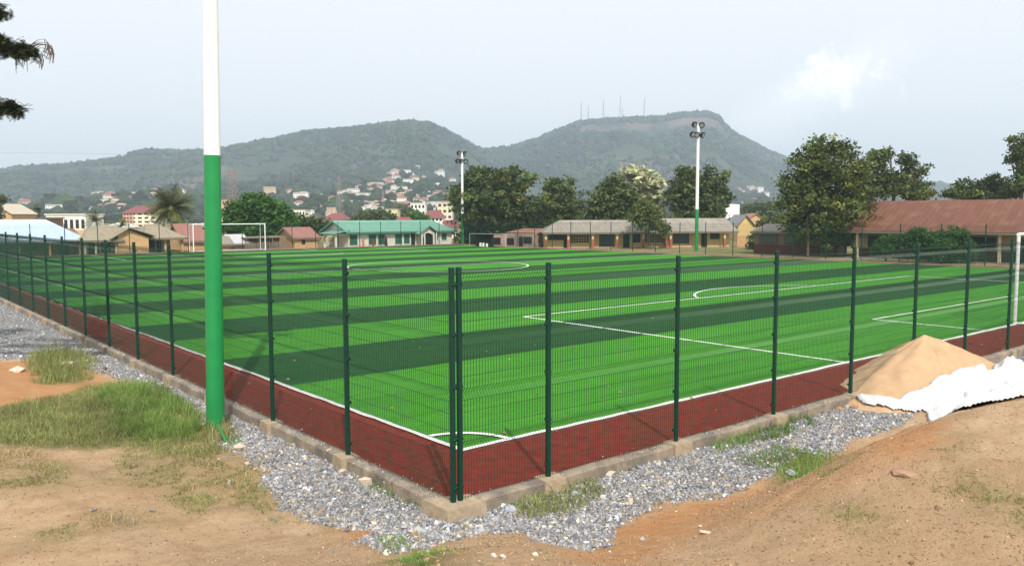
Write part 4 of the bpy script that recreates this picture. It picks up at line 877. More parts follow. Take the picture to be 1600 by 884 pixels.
for i, (px, D, rr) in enumerate(((1262, 101, .15), (1305, 104, .18), (1320, 102, .14), (1345, 105, .14))):
    P = pt(px, D); mb = MB(); mb.tube([(0, 0, -.2), (.1, 0, 2.2), (-.2, .1, 5.0)], [rr * 1.3, rr, rr * .7], 8)
    o = mb.build('tree_trunk', M_bark, None, True); o.location = P
    tag(o, ['slim dark stem left of the main trunk of the biggest tree', 'thicker dark stem just right of the main trunk of the biggest tree', 'slim dark stem second right of the main trunk of the biggest tree', 'slim dark stem nearest the rusty roofed building under the biggest tree'][i], 'tree trunk')
tree('feathery_tree', 'airy tree with layered branches behind the left end of the rusty roof', 1390, 130, [(1365, 248, 16, 14), (1385, 240, 8, 8), (1372, 275, 26, 20), (1412, 250, 16, 12), (1420, 272, 16, 14), (1400, 290, 26, 16), (1438, 268, 10, 7), (1440, 295, 14, 12), (1362, 300, 26, 14), (1425, 305, 26, 8), (1447, 262, 5, 4)], 8600, .36, LM_olive, trunk_r=.3, tintv=.38, spread=.42, yel=.08)
tree('low_tree', 'low dark tree crown showing over the middle of the rusty roof', 1530, 125, [(1510, 296, 24, 14), (1545, 292, 20, 16), (1486, 303, 16, 8), (1548, 275, 5, 10), (1565, 300, 18, 14), (1525, 305, 40, 8)], 6500, .34, LM_dark, trunk_r=.3, tintv=.3, spread=.4)
tree('tall_tree', 'tall sparse tree at the right edge behind the rusty roof', 1592, 120, [(1590, 215, 8, 12), (1580, 238, 12, 14), (1597, 240, 12, 16), (1574, 218, 6, 6), (1592, 262, 14, 16), (1605, 275, 18, 18), (1575, 252, 6, 5), (1585, 290, 22, 14), (1620, 250, 20, 30)], 7200, .33, LM_dark, trunk_r=.3, tintv=.36, spread=.38, yel=.04)
tree('garden_bush', 'large dense green bush before the rusty roofed building, right one of the pair', 1488, 87.5, [(1488, 385, 32, 26), (1470, 388, 28, 22), (1508, 392, 18, 18), (1490, 365, 22, 12)], 11000, .16, LM_bush, trunk_r=.12, tintv=.24, spread=.22, cat='bush', thick=.5)
tree('garden_bush', 'large dense green bush before the rusty roofed building, left one of the pair', 1436, 89, [(1436, 382, 22, 22), (1422, 378, 14, 16), (1448, 388, 18, 20), (1436, 366, 16, 10)], 7500, .16, LM_bush, trunk_r=.12, tintv=.24, spread=.22, cat='bush', thick=.5)
tree('garden_bush', 'smaller green bush by the left corner of the rusty roofed building', 1384, 91, [(1384, 385, 17, 16), (1375, 392, 12, 10), (1394, 378, 10, 12)], 4200, .16, LM_bush, trunk_r=.1, tintv=.24, spread=.2, cat='bush', thick=.5)
tree('garden_bush', 'small dark bush beside the plain tan wall, left of the brick shed', 1182, 124, [(1182, 378, 12, 16), (1176, 388, 8, 10)], 1800, .25, LM_dark, trunk_r=.1, tintv=.24, spread=.25, cat='bush', thick=.5)
tree('broad_tree', 'green tree close behind the brick shed, left of the biggest tree', 1215, 145, [(1215, 355, 22, 16), (1198, 352, 16, 12), (1232, 358, 20, 14)], 4200, .38, LM_dark, trunk_r=.3, tintv=.28, spread=.4)
tree('broad_tree', 'far dark green hedge of trees above the white billboard', 1178, 260, [(1180, 330, 22, 10), (1165, 335, 12, 7), (1200, 328, 16, 9)], 3000, .75, LM_dark, trunk_r=.4, tintv=.22, spread=.8)
tree('broad_tree', 'light green tree top over the right half of the green roof', 650, 260, [(650, 340, 14, 9), (660, 344, 10, 6), (641, 345, 8, 5)], 2200, .7, LM_mango, trunk_r=.3, tintv=.25, spread=.7)
tree('broad_tree', 'row of dusky trees over the left half of the green roof', 582, 250, [(570, 340, 14, 8), (590, 338, 14, 9), (605, 342, 12, 7), (556, 344, 8, 5)], 3200, .7, LM_dark, trunk_r=.4, tintv=.25, spread=.8)
tree('broad_tree', 'dark round tree right of the row of dusky trees', 628, 420, [(628, 330, 12, 9), (640, 334, 10, 7)], 1500, 1.1, LM_dark, trunk_r=.4, tintv=.2, spread=1.2)
tree('broad_tree', 'dark tree at the left edge beside the beige roofed house', 2, 175, [(0, 352, 10, 7), (3, 312, 8, 5), (-6, 330, 10, 20)], 2500, .45, LM_dark, trunk_r=.3, tintv=.25, spread=.5)
def palm(label, px, ybase, ycrown, D, fl, nf, tr=.22, seed=3, droop=1.0):
    rs = random.Random(seed); P = pt(px, D); zc = CAM[2] + ray(px, ycrown)[2] * D - P[2]
    t = thing('palm_tree', label, 'palm tree', P)
    mb = MB(); mb.tube([(0, 0, -.2), (.15, 0, zc * .5), (0, 0, zc)], [tr * 1.3, tr, tr * .8], 8); mb.build('trunk', M_barkp, t, True)
    V = []; F = []; C = []
    for i in range(nf):
        a = rs.uniform(0, 6.283); el = R(rs.uniform(-25, 80)); Lf = fl * rs.uniform(.8, 1.1); p = Vector((0, 0, zc)); d = Vector((math.cos(a) * math.cos(el), math.sin(a) * math.cos(el), math.sin(el)))
        tint = rs.uniform(.6, 1.5); n_ = 22; side0 = Vector((-math.sin(a), math.cos(a), 0))
        for k in range(n_):
            p2 = p + d * Lf / n_; d = (d + Vector((0, 0, -.058 * droop))).normalized()
            ll = Lf * .24 * math.sin(math.pi * (.12 + .86 * k / n_)) ** .7
            for s_ in (-1, 1):
                q = (side0 * s_ * .85 + d * .55 + Vector((0, 0, -.35 + rs.uniform(-.2, .2)))).normalized() * ll; b = len(V); wv = d * .05 * Lf / 3
                V += [p - wv, p + wv, p + q + wv * .4, p + q - wv * .4]; F.append((b, b + 1, b + 2, b + 3)); C += [(tint, tint, tint, 1)] * 4
            b = len(V); V += [p + side0 * .05, p - side0 * .05, p2 - side0 * .05, p2 + side0 * .05]; F.append((b, b + 1, b + 2, b + 3)); C += [(tint * 1.6, tint * 1.4, tint, 1)] * 4
            p = p2
    link('frond', npmesh('frond', np.array([tuple(v) for v in V]), np.array(F), LM_palm, {'tint': ('FLOAT_COLOR', C)}), t)
palm('big bushy palm left of the near pole behind the tan roofs', 270, 380, 327, 135, 4.5, 74, .28, 3)
palm('small far palm behind the right end of the pale blue roof', 152, 370, 345, 190, 3.2, 22, .2, 5)
palm('smaller far palm between the pale blue roof and the cream block', 190, 370, 354, 170, 2.2, 18, .16, 8)
P = pt(61, 220); t = thing('bare_palm', 'thin palm stem with a narrow dark topknot above the pale blue roof', 'palm tree', P)
mb = MB(); mb.tube([(0, 0, 0), (.1, 0, 6)], [.25, .2], 8); mb.build('trunk', M_barkp, t)
zc = CAM[2] + ray(61, 328)[2] * 220 - P[2]
V, F, col = leaves([(0, 0, zc), (0, 0, zc - 1.4)], [(.5, .5, 1.3), (.35, .35, 1)], 700, .4, spread=.25); link('crown', npmesh('crown', V, F, LM_dark, {'tint': ('FLOAT_COLOR', col)}), t)

# overhanging tree at the left, close to the camera
def near_tree():
    D = 23.0; P = pt(-330, D); P[2] = float(ground_z(P[0], P[1])); t = thing('overhanging_tree', 'near tree whose dark leafy branches reach in at the upper left corner', 'tree', P)
    mb = MB(); V_ = []; F_ = []; C_ = []
    rtx = Vector((RT[0], RT[1], 0)).normalized(); fwd = Vector((FW[0], FW[1], 0)).normalized()
    def W(px, py, dd=0): q = at(px, py, D + dd); return Vector((q[0] - P[0], q[1] - P[1], q[2] - P[2]))
    rs = random.Random(4)
    fork = Vector((.2, .1, 4.2)); mb.tube([(0, 0, -.3), (0, 0, .3), (.1, .05, 2.4), fork], [.42, .33, .28, .25], 12)
    def spray(p, d, L_, n_, tint):
        """a feather leaf"""
        side = d.cross(Vector((0, 0, 1))).normalized()
        for k in range(n_):
            p2 = p + d * L_ / n_; d = (d + Vector((0, 0, -.05))).normalized(); ll = L_ * .30 * math.sin(math.pi * (.15 + .8 * k / n_)) ** .6
            for s_ in (-1, 1):
                q = (side * s_ + d * .5 + Vector((0, 0, rs.uniform(-.45, .1)))).normalized() * ll; wv = d * L_ / n_ * .33; b = len(V_)
                V_.extend([p - wv, p + wv, p + q + wv * .5, p + q - wv * .5]); F_.append((b, b + 1, b + 2, b + 3)); C_.extend([(tint, tint, tint, 1)] * 4)
            p = p2
    def branch(pts, r0, n_, rad, tip=True):
        P_ = [W(*q) for q in pts]; mb.tube([fork] + P_, [r0 * 1.6] + [r0 * (1 - .85 * i / (len(P_) - 1)) for i in range(len(P_))], 7)
        for i in range(n_):
            u = rs.random() ** .75 * (len(P_) - 1); k = min(int(u), len(P_) - 2); p = P_[k].lerp(P_[k + 1], u - k)
            fade = 1 - .55 * u / (len(P_) - 1)
            off = Vector((rs.gauss(0, 1), rs.gauss(0, 1), rs.gauss(-.1, .75))) * rad * fade
            q = p + off; mb.tube([p, q], [.012, .005], 3) if rs.random() < .4 else None
            a = rs.uniform(0, 6.28); d = Vector((math.cos(a), math.sin(a), rs.uniform(-.7, .35))).normalized()
            tint = rs.uniform(.5, 1.3)
            for z in range(3): spray(q, (d + Vector((rs.gauss(0, .5), rs.gauss(0, .5), rs.gauss(0, .4)))).normalized(), rs.uniform(.16, .30), 9, tint)
    branch([(-240, 60), (-120, 50), (-40, 58), (10, 70), (50, 82)], .09, 640, .27)
    branch([(-260, 160), (-140, 150), (-50, 158), (0, 166), (32, 170)], .07, 420, .22)
    branch([(-230, -60), (-120, -20), (-30, 5), (6, 20)], .06, 260, .22)
    branch([(-330, -90), (-300, -200)], .09, 420, .7); branch([(-420, 0), (-520, -60)], .09, 420, .7); branch([(-400, -120), (-450, -260)], .08, 420, .7)
    # bare twigs with hanging pods at the tip of the upper branch
    for i in range(9):
        s_ = W(50 + rs.uniform(-6, 4), 76 + rs.uniform(-8, 8)); e_ = W(58 + rs.uniform(0, 22), 66 + rs.uniform(-6, 22)); mb.tube([s_, s_.lerp(e_, .5) + Vector((0, 0, .06)), e_], [.014, .010, .005], 4)
        for k in range(2):
            h = e_ + Vector((rs.uniform(-.1, .1), 0, -rs.uniform(.2, .5))); mb.tube([e_, e_.lerp(h, .5) + Vector((.05, 0, 0)), h], [.007, .016, .009], 4)
    for i in range(5):
        s_ = W(rs.uniform(20, 45), 90); e_ = s_ + Vector((0, 0, -rs.uniform(.2, .45))); mb.tube([s_, e_], [.012, .007], 4)
    mb.build('trunk', M_bark, t, True)
    link('crown', npmesh('crown', np.array([tuple(v) for v in V_]), np.array(F_), leafmat('leaf_overhang', (.030, .042, .014), (.05, .062, .02), .15), {'tint': ('FLOAT_COLOR', C_)}), t)
near_tree()

# ------------------------------------------------------------------ hills
RIDGE = [(-600, 330), (-300, 300), (-100, 288), (0, 274), (30, 266), (100, 263), (170, 254), (203, 250), (212, 243), (235, 238), (300, 239), (345, 236), (420, 223), (480, 209), (540, 204), (600, 197), (640, 193), (672, 194), (700, 207), (740, 229), (757, 237), (800, 230), (850, 213), (878, 200), (905, 190), (950, 186), (1000, 184), (1035, 182), (1060, 177), (1100, 175), (1117, 181), (1126, 193), (1140, 206), (1165, 220), (1200, 238), (1226, 248), (1300, 266), (1400, 281), (1460, 287), (1500, 292), (1600, 302), (1900, 325), (2300, 334)]
def az_of(px): v = ray(px, 440); return math.atan2(v[1], v[0])
RA = np.array([az_of(p[0]) for p in RIDGE])[::-1]
RE = np.array([(lambda v: v[2] / math.hypot(v[0], v[1]))(ray(p[0], p[1] + (1 if p[0] > 757 else -1.5))) for p in RIDGE])[::-1]
RDST = np.interp(RA, np.array([az_of(p) for p in (2300, 1300, 1130, 900, 757, 640, 300, -300)]), [3600, 3300, 2700, 2600, 2350, 2100, 2300, 2600])
def hill_z(az, r, rough=True):
    el = np.interp(az, RA, RE); Rd = np.interp(az, RA, RDST); H = el * Rd + CAM[2]
    t = r / Rd
    s_ = np.clip((t - .17) / .83, 0, 1)
    prof = .62 * s_ ** 1.9 + .38 * smooth((t - .55) / .45) ** 1.5
    z = H * np.where(t < 1, prof, np.exp(-((t - 1) / .22) ** 2))
    if rough:
        x = np.cos(az) * r; y = np.sin(az) * r
        z = z + (fbm(x / 260, y / 260, 5, 41) * 34 + fbm(az * 60, r / 900, 3, 50) * 14) * np.clip(s_ * 2.4, 0, 1) * np.clip((1.0 - t) * 6, 0, 1)
    return z - 3.0
def hills():
    az = np.linspace(RA[0], RA[-1], 900); r = np.concatenate([np.linspace(330, 3000, 150), np.geomspace(3050, 5200, 26)])
    A, Q = np.meshgrid(az, r, indexing='ij'); z = hill_z(A, Q); x = CAM[0] + np.cos(A) * Q; y = CAM[1] + np.sin(A) * Q
    na, nr = A.shape; V = np.stack([x.ravel(), y.ravel(), z.ravel()], 1); i, j = np.meshgrid(np.arange(na - 1), np.arange(nr - 1), indexing='ij')
    F = np.stack([i * nr + j, i * nr + j + 1, (i + 1) * nr + j + 1, (i + 1) * nr + j], -1).reshape(-1, 4)
    n1 = fbm(x / 130, y / 130, 5, 61); n2 = fbm(x / 45, y / 45, 4, 71); el = z / Q
    g = np.stack([.030 + .02 * n1, .044 + .028 * n1, .021 + .01 * n1], -1)
    pk = smooth((fbm(x / 210, y / 210, 4, 90) - .20) / .16)[..., None] * .8
    g = g * (1 - pk) + np.array([.13, .088, .065]) * pk
    lt = smooth((fbm(x / 170, y / 170, 4, 99) - .12) / .15)[..., None] * .28
    g = g * (1 - lt) + np.array([.075, .10, .045]) * lt
    # band of bare cliff under the summit of the right hill
    Rd = np.interp(A, RA, RDST); rk = ((A > az_of(1132)) & (A < az_of(905)))
    band = smooth((Q / Rd - .90) / .02) * (1 - smooth((Q / Rd - .955) / .02)) * rk * smooth((fbm(A * 50, Q / 300, 3, 5) + .30) / .3)
    g = g * (1 - band[..., None]) + np.array([.13, .092, .075]) * band[..., None]
    col = np.concatenate([np.clip(g, .01, 1) * (1 + .55 * n2[..., None]), np.ones(A.shape + (1,))], -1)
    M = mat('hill_cover', (.9, .9, .9), .95, .12, .02, attr='tint', spec=.1)
    tag(link('hills', npmesh('hills', V, F, M, {'tint': ('FLOAT_COLOR', col.reshape(-1, 4))}, sm=True)), kind='structure')
hills()
ICO_V = []; 
import bmesh
bm = bmesh.new(); bmesh.ops.create_icosphere(bm, subdivisions=1, radius=1); IV = np.array([v.co[:] for v in bm.verts]); IF = np.array([[v.index for v in f.verts] for f in bm.faces]); bm.free()
def forest(n_):
    aa = []; rr = []
    a = rng.uniform(RA[2], RA[-3], n_ * 2); Rd = np.interp(a, RA, RDST); t = np.where(rng.random(n_ * 2) < .20, rng.uniform(.965, 1.015, n_ * 2), rng.uniform(.30, 1.0, n_ * 2)); r = t * Rd
    x = CAM[0] + np.cos(a) * r; y = CAM[1] + np.sin(a) * r; dens = fbm(x / 150, y / 150, 4, 120)
    keep = (dens > -.26) | (t > .965); keep &= ~((t > .89) & (t < .955) & (a > az_of(1132)) & (a < az_of(905)))
    idx = np.where(keep)[0][:n_]; a, r, x, y, t = a[idx], r[idx], x[idx], y[idx], t[idx]
    z = hill_z(a, r); n2 = len(idx); s_ = rng.lognormal(1.22, .40, n2) * np.clip(r / 2300, .6, 1.2)
    s_ = np.where(t > .965, np.clip(s_, 3.0, 6.2) * 1.15, s_)
    ph = rng.uniform(0, 6.28, n2); sc = np.stack([s_ * rng.uniform(.9, 1.4, n2), s_ * rng.uniform(.9, 1.4, n2), s_ * rng.uniform(.7, 1.35, n2)], 1)
    jit = 1 + .28 * rng.normal(size=(n2, len(IV), 1)).clip(-1.5, 1.5)
    V = IV[None] * sc[:, None] * jit; c, s2 = np.cos(ph)[:, None], np.sin(ph)[:, None]; X = V[..., 0] * c - V[..., 1] * s2; Y = V[..., 0] * s2 + V[..., 1] * c
    V = np.stack([X + x[:, None], Y + y[:, None], V[..., 2] + (z + s_ * .5)[:, None]], -1).reshape(-1, 3)
    F = (IF[None] + (np.arange(n2) * len(IV))[:, None, None]).reshape(-1, 3)
    tn = np.clip(1 + .5 * rng.normal(size=n2), .3, 2.4); col = np.stack([tn, tn, tn, np.ones(n2)], 1).repeat(len(IV), 0)
    M = mat('forest_green', (.026, .042, .015), .9, .25, .01, attr='tint', spec=.1)
    tag(link('forest', npmesh('forest', V, F, M, {'tint': ('FLOAT_COLOR', col)})), 'dense forest covering the slopes of both hills', 'forest', kind='stuff')
forest(52000)
def masts():
    for px, yt, yb, lb in ((907, 160, 192, 'faint lattice mast, leftmost on the right hill'), (918, 166, 190, 'short thin mast beside the leftmost on the right hill'), (941, 157, 188, 'lattice mast in the middle of the left group on the right hill'), (967, 150, 188, 'tallest lattice mast on the right hill'), (970.5, 170, 188, 'short mast right beside the tallest on the right hill'), (1004, 153, 186, 'thin lone mast, rightmost on the right hill')):
        a = az_of(px); Rd = float(np.interp(a, RA, RDST)); r = Rd * .995; x, y = CAM[0] + math.cos(a) * r, CAM[1] + math.sin(a) * r
        v = ray(px, yt); zt = CAM[2] + v[2] / math.hypot(v[0], v[1]) * r; z0 = float(hill_z(np.array([a]), np.array([r]))[0])
        h = zt - z0; mb = MB(); w0 = h * .035 + 1.0; w1 = .5
        for k in range(3):
            an = 2.09 * k; mb.tube([(w0 * math.cos(an), w0 * math.sin(an), 0), (w1 * math.cos(an), w1 * math.sin(an), h)], .28, 4)
        n_ = 12
        for i in range(n_):
            for k in range(3):
                f0, f1 = i / n_, (i + 1) / n_; a0, a1 = 2.09 * k, 2.09 * (k + 1); q0 = w0 + (w1 - w0) * f0; q1 = w0 + (w1 - w0) * f1
                mb.tube([(q0 * math.cos(a0), q0 * math.sin(a0), h * f0), (q1 * math.cos(a1), q1 * math.sin(a1), h * f1)], .16, 3)
        mb.tube([(0, 0, h), (0, 0, h * 1.04)], .3, 4)
        o = mb.build('radio_mast', M_steel); o.location = (x, y, z0); tag(o, lb, 'radio mast', 'masts on the right hill')
masts()
def pylon(px, yt, D, w0, label):
    P = pt(px, D); zt = CAM[2] + ray(px, yt)[2] * D - P[2]; t = thing('lattice_tower', label, 'tower', P, .4, 'lattice towers in the town')
    h = zt; mb = MB(); w1 = w0 * .35; r = w0 * .035
    cs = [(-1, -1), (1, -1), (1, 1), (-1, 1)]
    for c in cs: mb.tube([(c[0] * w0, c[1] * w0, 0), (c[0] * w1, c[1] * w1, h)], r, 4)
    n_ = 14
    for i in range(n_):
        q0 = w0 + (w1 - w0) * i / n_; q1 = w0 + (w1 - w0) * (i + 1) / n_
        for k in range(4):
            c0, c1 = cs[k], cs[(k + 1) % 4]
            mb.tube([(c0[0] * q0, c0[1] * q0, h * i / n_), (c1[0] * q1, c1[1] * q1, h * (i + 1) / n_)], r * .7, 3); mb.tube([(c1[0] * q0, c1[1] * q0, h * i / n_), (c0[0] * q1, c0[1] * q1, h * (i + 1) / n_)], r * .7, 3)
            mb.tube([(c0[0] * q1, c0[1] * q1, h * (i + 1) / n_), (c1[0] * q1, c1[1] * q1, h * (i + 1) / n_)], r * .7, 3)
    mb.build('lattice', M_steel, t)
    mb = MB()
    for zz, an in ((.99, 0), (.97, 2), (.93, 4), (.88, 1), (.84, 3.4)): mb.box((w1 * 1.5 * math.cos(an) - .2, w1 * 1.5 * math.sin(an) - .2, h * zz - .9), (w1 * 1.5 * math.cos(an) + .2, w1 * 1.5 * math.sin(an) + .2, h * zz + .9))
    for s_ in (-.6, .6): mb.tube([(s_ * w1, 0, h), (s_ * w1, 0, h * 1.1)], r * .5, 4)
    mb.build('antenna', M_steel, t)
pylon(366, 268, 330, 2.4, 'dark lattice tower between the near pole and the round tree')
pylon(532, 276, 620, 2.4, 'thin reddish lattice tower above the left end of the green roof')
pylon(600, 300, 600, 1.2, 'very thin small mast in the town right of the reddish tower')

# ------------------------------------------------------------------ the town on the lower slopes
def house_mesh(w_, d_, h, rh, flat):
    mb = MB(); mb.box((-w_ / 2, -d_ / 2, -8), (w_ / 2, d_ / 2, h), 0)
    if flat: mb.box((-w_ / 2 - .4, -d_ / 2 - .4, h + .01), (w_ / 2 + .4, d_ / 2 + .4, h + .5), 1)
    else:
        o_ = .8; a = [(-w_ / 2 - o_, -d_ / 2 - o_, h), (w_ / 2 + o_, -d_ / 2 - o_, h), (w_ / 2 + o_, d_ / 2 + o_, h), (-w_ / 2 - o_, d_ / 2 + o_, h), (-w_ / 2 + d_ * .4, 0, h + rh), (w_ / 2 - d_ * .4, 0, h + rh)]
        mb.add(a, [(0, 1, 5, 4), (1, 2, 5), (2, 3, 4, 5), (3, 0, 4), (3, 2, 1, 0)], 1)
    ns = max(1, round(h / 3.2))
    for s_ in range(ns):
        for k in range(int(w_ / 2.6)):
            x = -w_ / 2 + 1.3 + k * 2.6
            for sy in (-1, 1): y = sy * (d_ / 2 + .03); mb.box((x - .55, min(y, y - sy * .06), h / ns * s_ + 1.1), (x + .55, max(y, y - sy * .06), h / ns * s_ + 2.4), 2)
    return mb
TW = {'white': (.78, .76, .72), 'cream': (.70, .60, .42), 'pink': (.62, .38, .30), 'peach': (.66, .46, .30), 'grey': (.42, .40, .38)}
TR = {'rust': (.30, .13, .09), 'red': (.27, .10, .085), 'silver': (.60, .60, .60), 'brown': (.24, .16, .12), 'tan': (.46, .38, .30)}
protos = []
for wn, rn, w_, d_, h, rh, fl, lb in (('white', 'silver', 11, 8, 3.6, 1.8, False, 'tiny white house with silvery roof in the hazy hillside town'), ('white', 'rust', 12, 9, 6.5, 2.2, False, 'tiny white tall house with rust brown roof in the hazy hillside town'),
                                      ('cream', 'brown', 11, 9, 4, 2, False, 'tiny cream house with brown roof in the hazy hillside town'), ('pink', 'rust', 10, 8, 4, 2.2, False, 'tiny pink house with rusty roof in the hazy hillside town'),
                                      ('peach', 'tan', 14, 9, 6.5, 1.8, False, 'tiny peach house with tan roof in the hazy hillside town'), ('cream', 'red', 13, 10, 7, 2.6, False, 'tiny cream house with red roof in the hazy hillside town'),
                                      ('grey', 'silver', 9, 7, 3.4, 1.6, False, 'tiny grey house with silvery roof in the hazy hillside town'), ('white', 'tan', 18, 10, 9.5, 1, True, 'tiny flat topped white block in the hazy hillside town'), ('peach', 'silver', 15, 9, 9, 1, True, 'tiny flat topped peach block in the hazy hillside town')):
    W_ = mat('town_wall_' + wn, TW[wn], .9, .1, .2); R_ = mat('town_roof_' + rn, TR[rn], .8, .15, .2)
    protos.append((house_mesh(w_, d_, h, rh, fl).mesh('town_house', [W_, R_, M_dark]), lb))
def hill_hit(px, py):
    v = ray(px, py); hv = math.hypot(v[0], v[1]); a = math.atan2(v[1], v[0])
    r = np.arange(380, 2900, 4.0); z = CAM[2] + v[2] / hv * r; hz = hill_z(np.full_like(r, a), r); k = np.argmax(hz >= z)
    if hz[k] < z[k]: return None
    return CAM[0] + math.cos(a) * r[k], CAM[1] + math.sin(a) * r[k], float(hz[k]), r[k]
TOWN = [((450, 322), (560, 336), 26, 'over the green roof left end'), ((560, 322), (640, 336), 30, 'over the green roof middle'), ((640, 322), (712, 336), 24, 'over the green roof right end'),
        ((460, 305), (560, 322), 26, 'by the reddish lattice tower'), ((560, 298), (640, 322), 42, 'well above the green roof'), ((640, 300), (712, 322), 30, 'left of the corner floodlight'), ((580, 282), (650, 300), 22, 'high above the green roof'), ((590, 268), (645, 284), 6, 'highest above the green roof'), ((640, 262), (712, 300), 9, 'high left of the floodlight'),
        ((150, 303), (206, 318), 18, 'upper cluster left of the palm'), ((130, 318), (200, 334), 14, 'lower cluster left of the palm'), ((205, 308), (245, 322), 6, 'just over the maroon roof'), ((24, 312), (46, 330), 6, 'far left on the slope'), ((80, 322), (110, 334), 6, 'above the long white warehouse'), ((235, 298), (320, 332), 9, 'around the palm'),
        ((1140, 296), (1205, 332), 18, 'left of the biggest tree'), ((0, 318), (24, 334), 3, 'at the left edge'), ((420, 303), (470, 306), 4, 'right of the round tree top')]
cnt = 0
for (x0, y0), (x1, y1), n_, where in TOWN:
    for i in range(n_):
        hh = hill_hit(random.uniform(x0, x1), random.uniform(y0, y1))
        if hh is None: continue
        me, lb = protos[min(int(random.random() ** 1.15 * 9), 8)]; o = link('town_house', me); o.location = hh[:3]; s_ = random.uniform(.55, .95) * min(1.15, max(.5, hh[3] / 1000)); o.scale = (s_, s_, s_); o.rotation_euler = (0, 0, -.69 + random.gauss(0, .35))
        tag(o, lb.replace(' in the hazy hillside town', '') + ', ' + where, 'house', 'houses of the far town'); cnt += 1
print('town houses', cnt)
def town_trees(n_):
    V_ = []; F_ = []; C_ = []; b = 0
    for i in range(n_):
        q = random.random()
        px, py = (random.uniform(420, 712), random.uniform(285, 335)) if q < .5 else ((random.uniform(0, 330), random.uniform(308, 336)) if q < .85 else (random.uniform(1140, 1210), random.uniform(300, 335)))
        hh = hill_hit(px, py)
        if hh is None: continue
        s_ = random.uniform(3, 7); jit = 1 + .3 * rng.normal(size=(len(IV), 1)).clip(-1.2, 1.2)
        V_.append(IV * jit * s_ * np.array([1.2, 1.2, .9]) + np.array([hh[0], hh[1], hh[2] + s_ * .5])); F_.append(IF + b); b += len(IV); tn = random.uniform(.5, 1.4); C_ += [(tn, tn, tn, 1)] * len(IV)
    tag(link('town_greenery', npmesh('town_greenery', np.concatenate(V_), np.concatenate(F_), MATS['forest_green'], {'tint': ('FLOAT_COLOR', C_)})), 'hazy tree clumps between the houses of the far town', 'trees', kind='stuff')
town_trees(480)

# ------------------------------------------------------------------ sand heap, white sheet, loose things
HX, HY, HH = 17.1, -.35, 1.72
def heap_z(x, y):
    dx = x - HX; dy = y - HY
    ax = np.where(dx < 0, 4.0, 4.6); ay = np.where(dy < 0, 2.5, 2.2); an = np.arctan2(dy, dx)
    q = np.sqrt((dx / ax) ** 2 + (dy / ay) ** 2) * (1 + .09 * np.sin(3 * an + 1) + .05 * np.sin(7 * an)); 
    z = -.30 + HH * (np.sqrt((1 - q) ** 2 + .0025) * .5 + (1 - q) * .5 - .04 * np.exp(-(q / .14) ** 2) - .0) ; z = np.where(q < 1.25, z, -.6)
    return z + .07 * fbm(x * 1.1, y * 1.1, 5, 7) + .03 * np.sin(an * 17 + 3 * fbm(x, y, 2, 3)) * np.clip(q * (1 - q) * 4, 0, 1)
xs = np.linspace(HX - 4.8, HX + 5.4, 230); ys = np.linspace(HY - 3.0, HY + 2.8, 150); X_, Y_ = np.meshgrid(xs, ys, indexing='ij'); Z_ = heap_z(X_, Y_)
i, j = np.meshgrid(np.arange(229), np.arange(149), indexing='ij'); F = np.stack([i * 150 + j, (i + 1) * 150 + j, (i + 1) * 150 + j + 1, i * 150 + j + 1], -1).reshape(-1, 4)
ok = (Z_.ravel()[F] > -.50).all(1)
tag(link('sand_heap', npmesh('sand_heap', np.stack([X_.ravel(), Y_.ravel(), Z_.ravel()], 1), F[ok], M_sand, sm=True)), 'tall pointed heap of tan sand spilling through the mesh fence', 'sand heap')
def hit_heap(px, py):
    v = ray(px, py); t = np.arange(14, 44, .02); p = CAM[None] + v[None] * t[:, None]; z = np.maximum(np.where((p[:, 0] > 0) & (p[:, 1] > 0), -.24, ground_z(p[:, 0], p[:, 1], False)), heap_z(p[:, 0], p[:, 1])) + .08
    k = np.argmax(p[:, 2] < z); return p[k, :2]
TP = np.array([hit_heap(*p) for p in ((1330, 606), (1343, 614), (1401, 622), (1420, 610), (1440, 605), (1458, 592), (1485, 580), (1520, 574), (1547, 578), (1570, 571), (1605, 580), (1660, 580), (1660, 622), (1600, 616), (1557, 626), (1520, 633), (1483, 647), (1447, 640), (1429, 643), (1397, 640), (1351, 631), (1335, 622))])
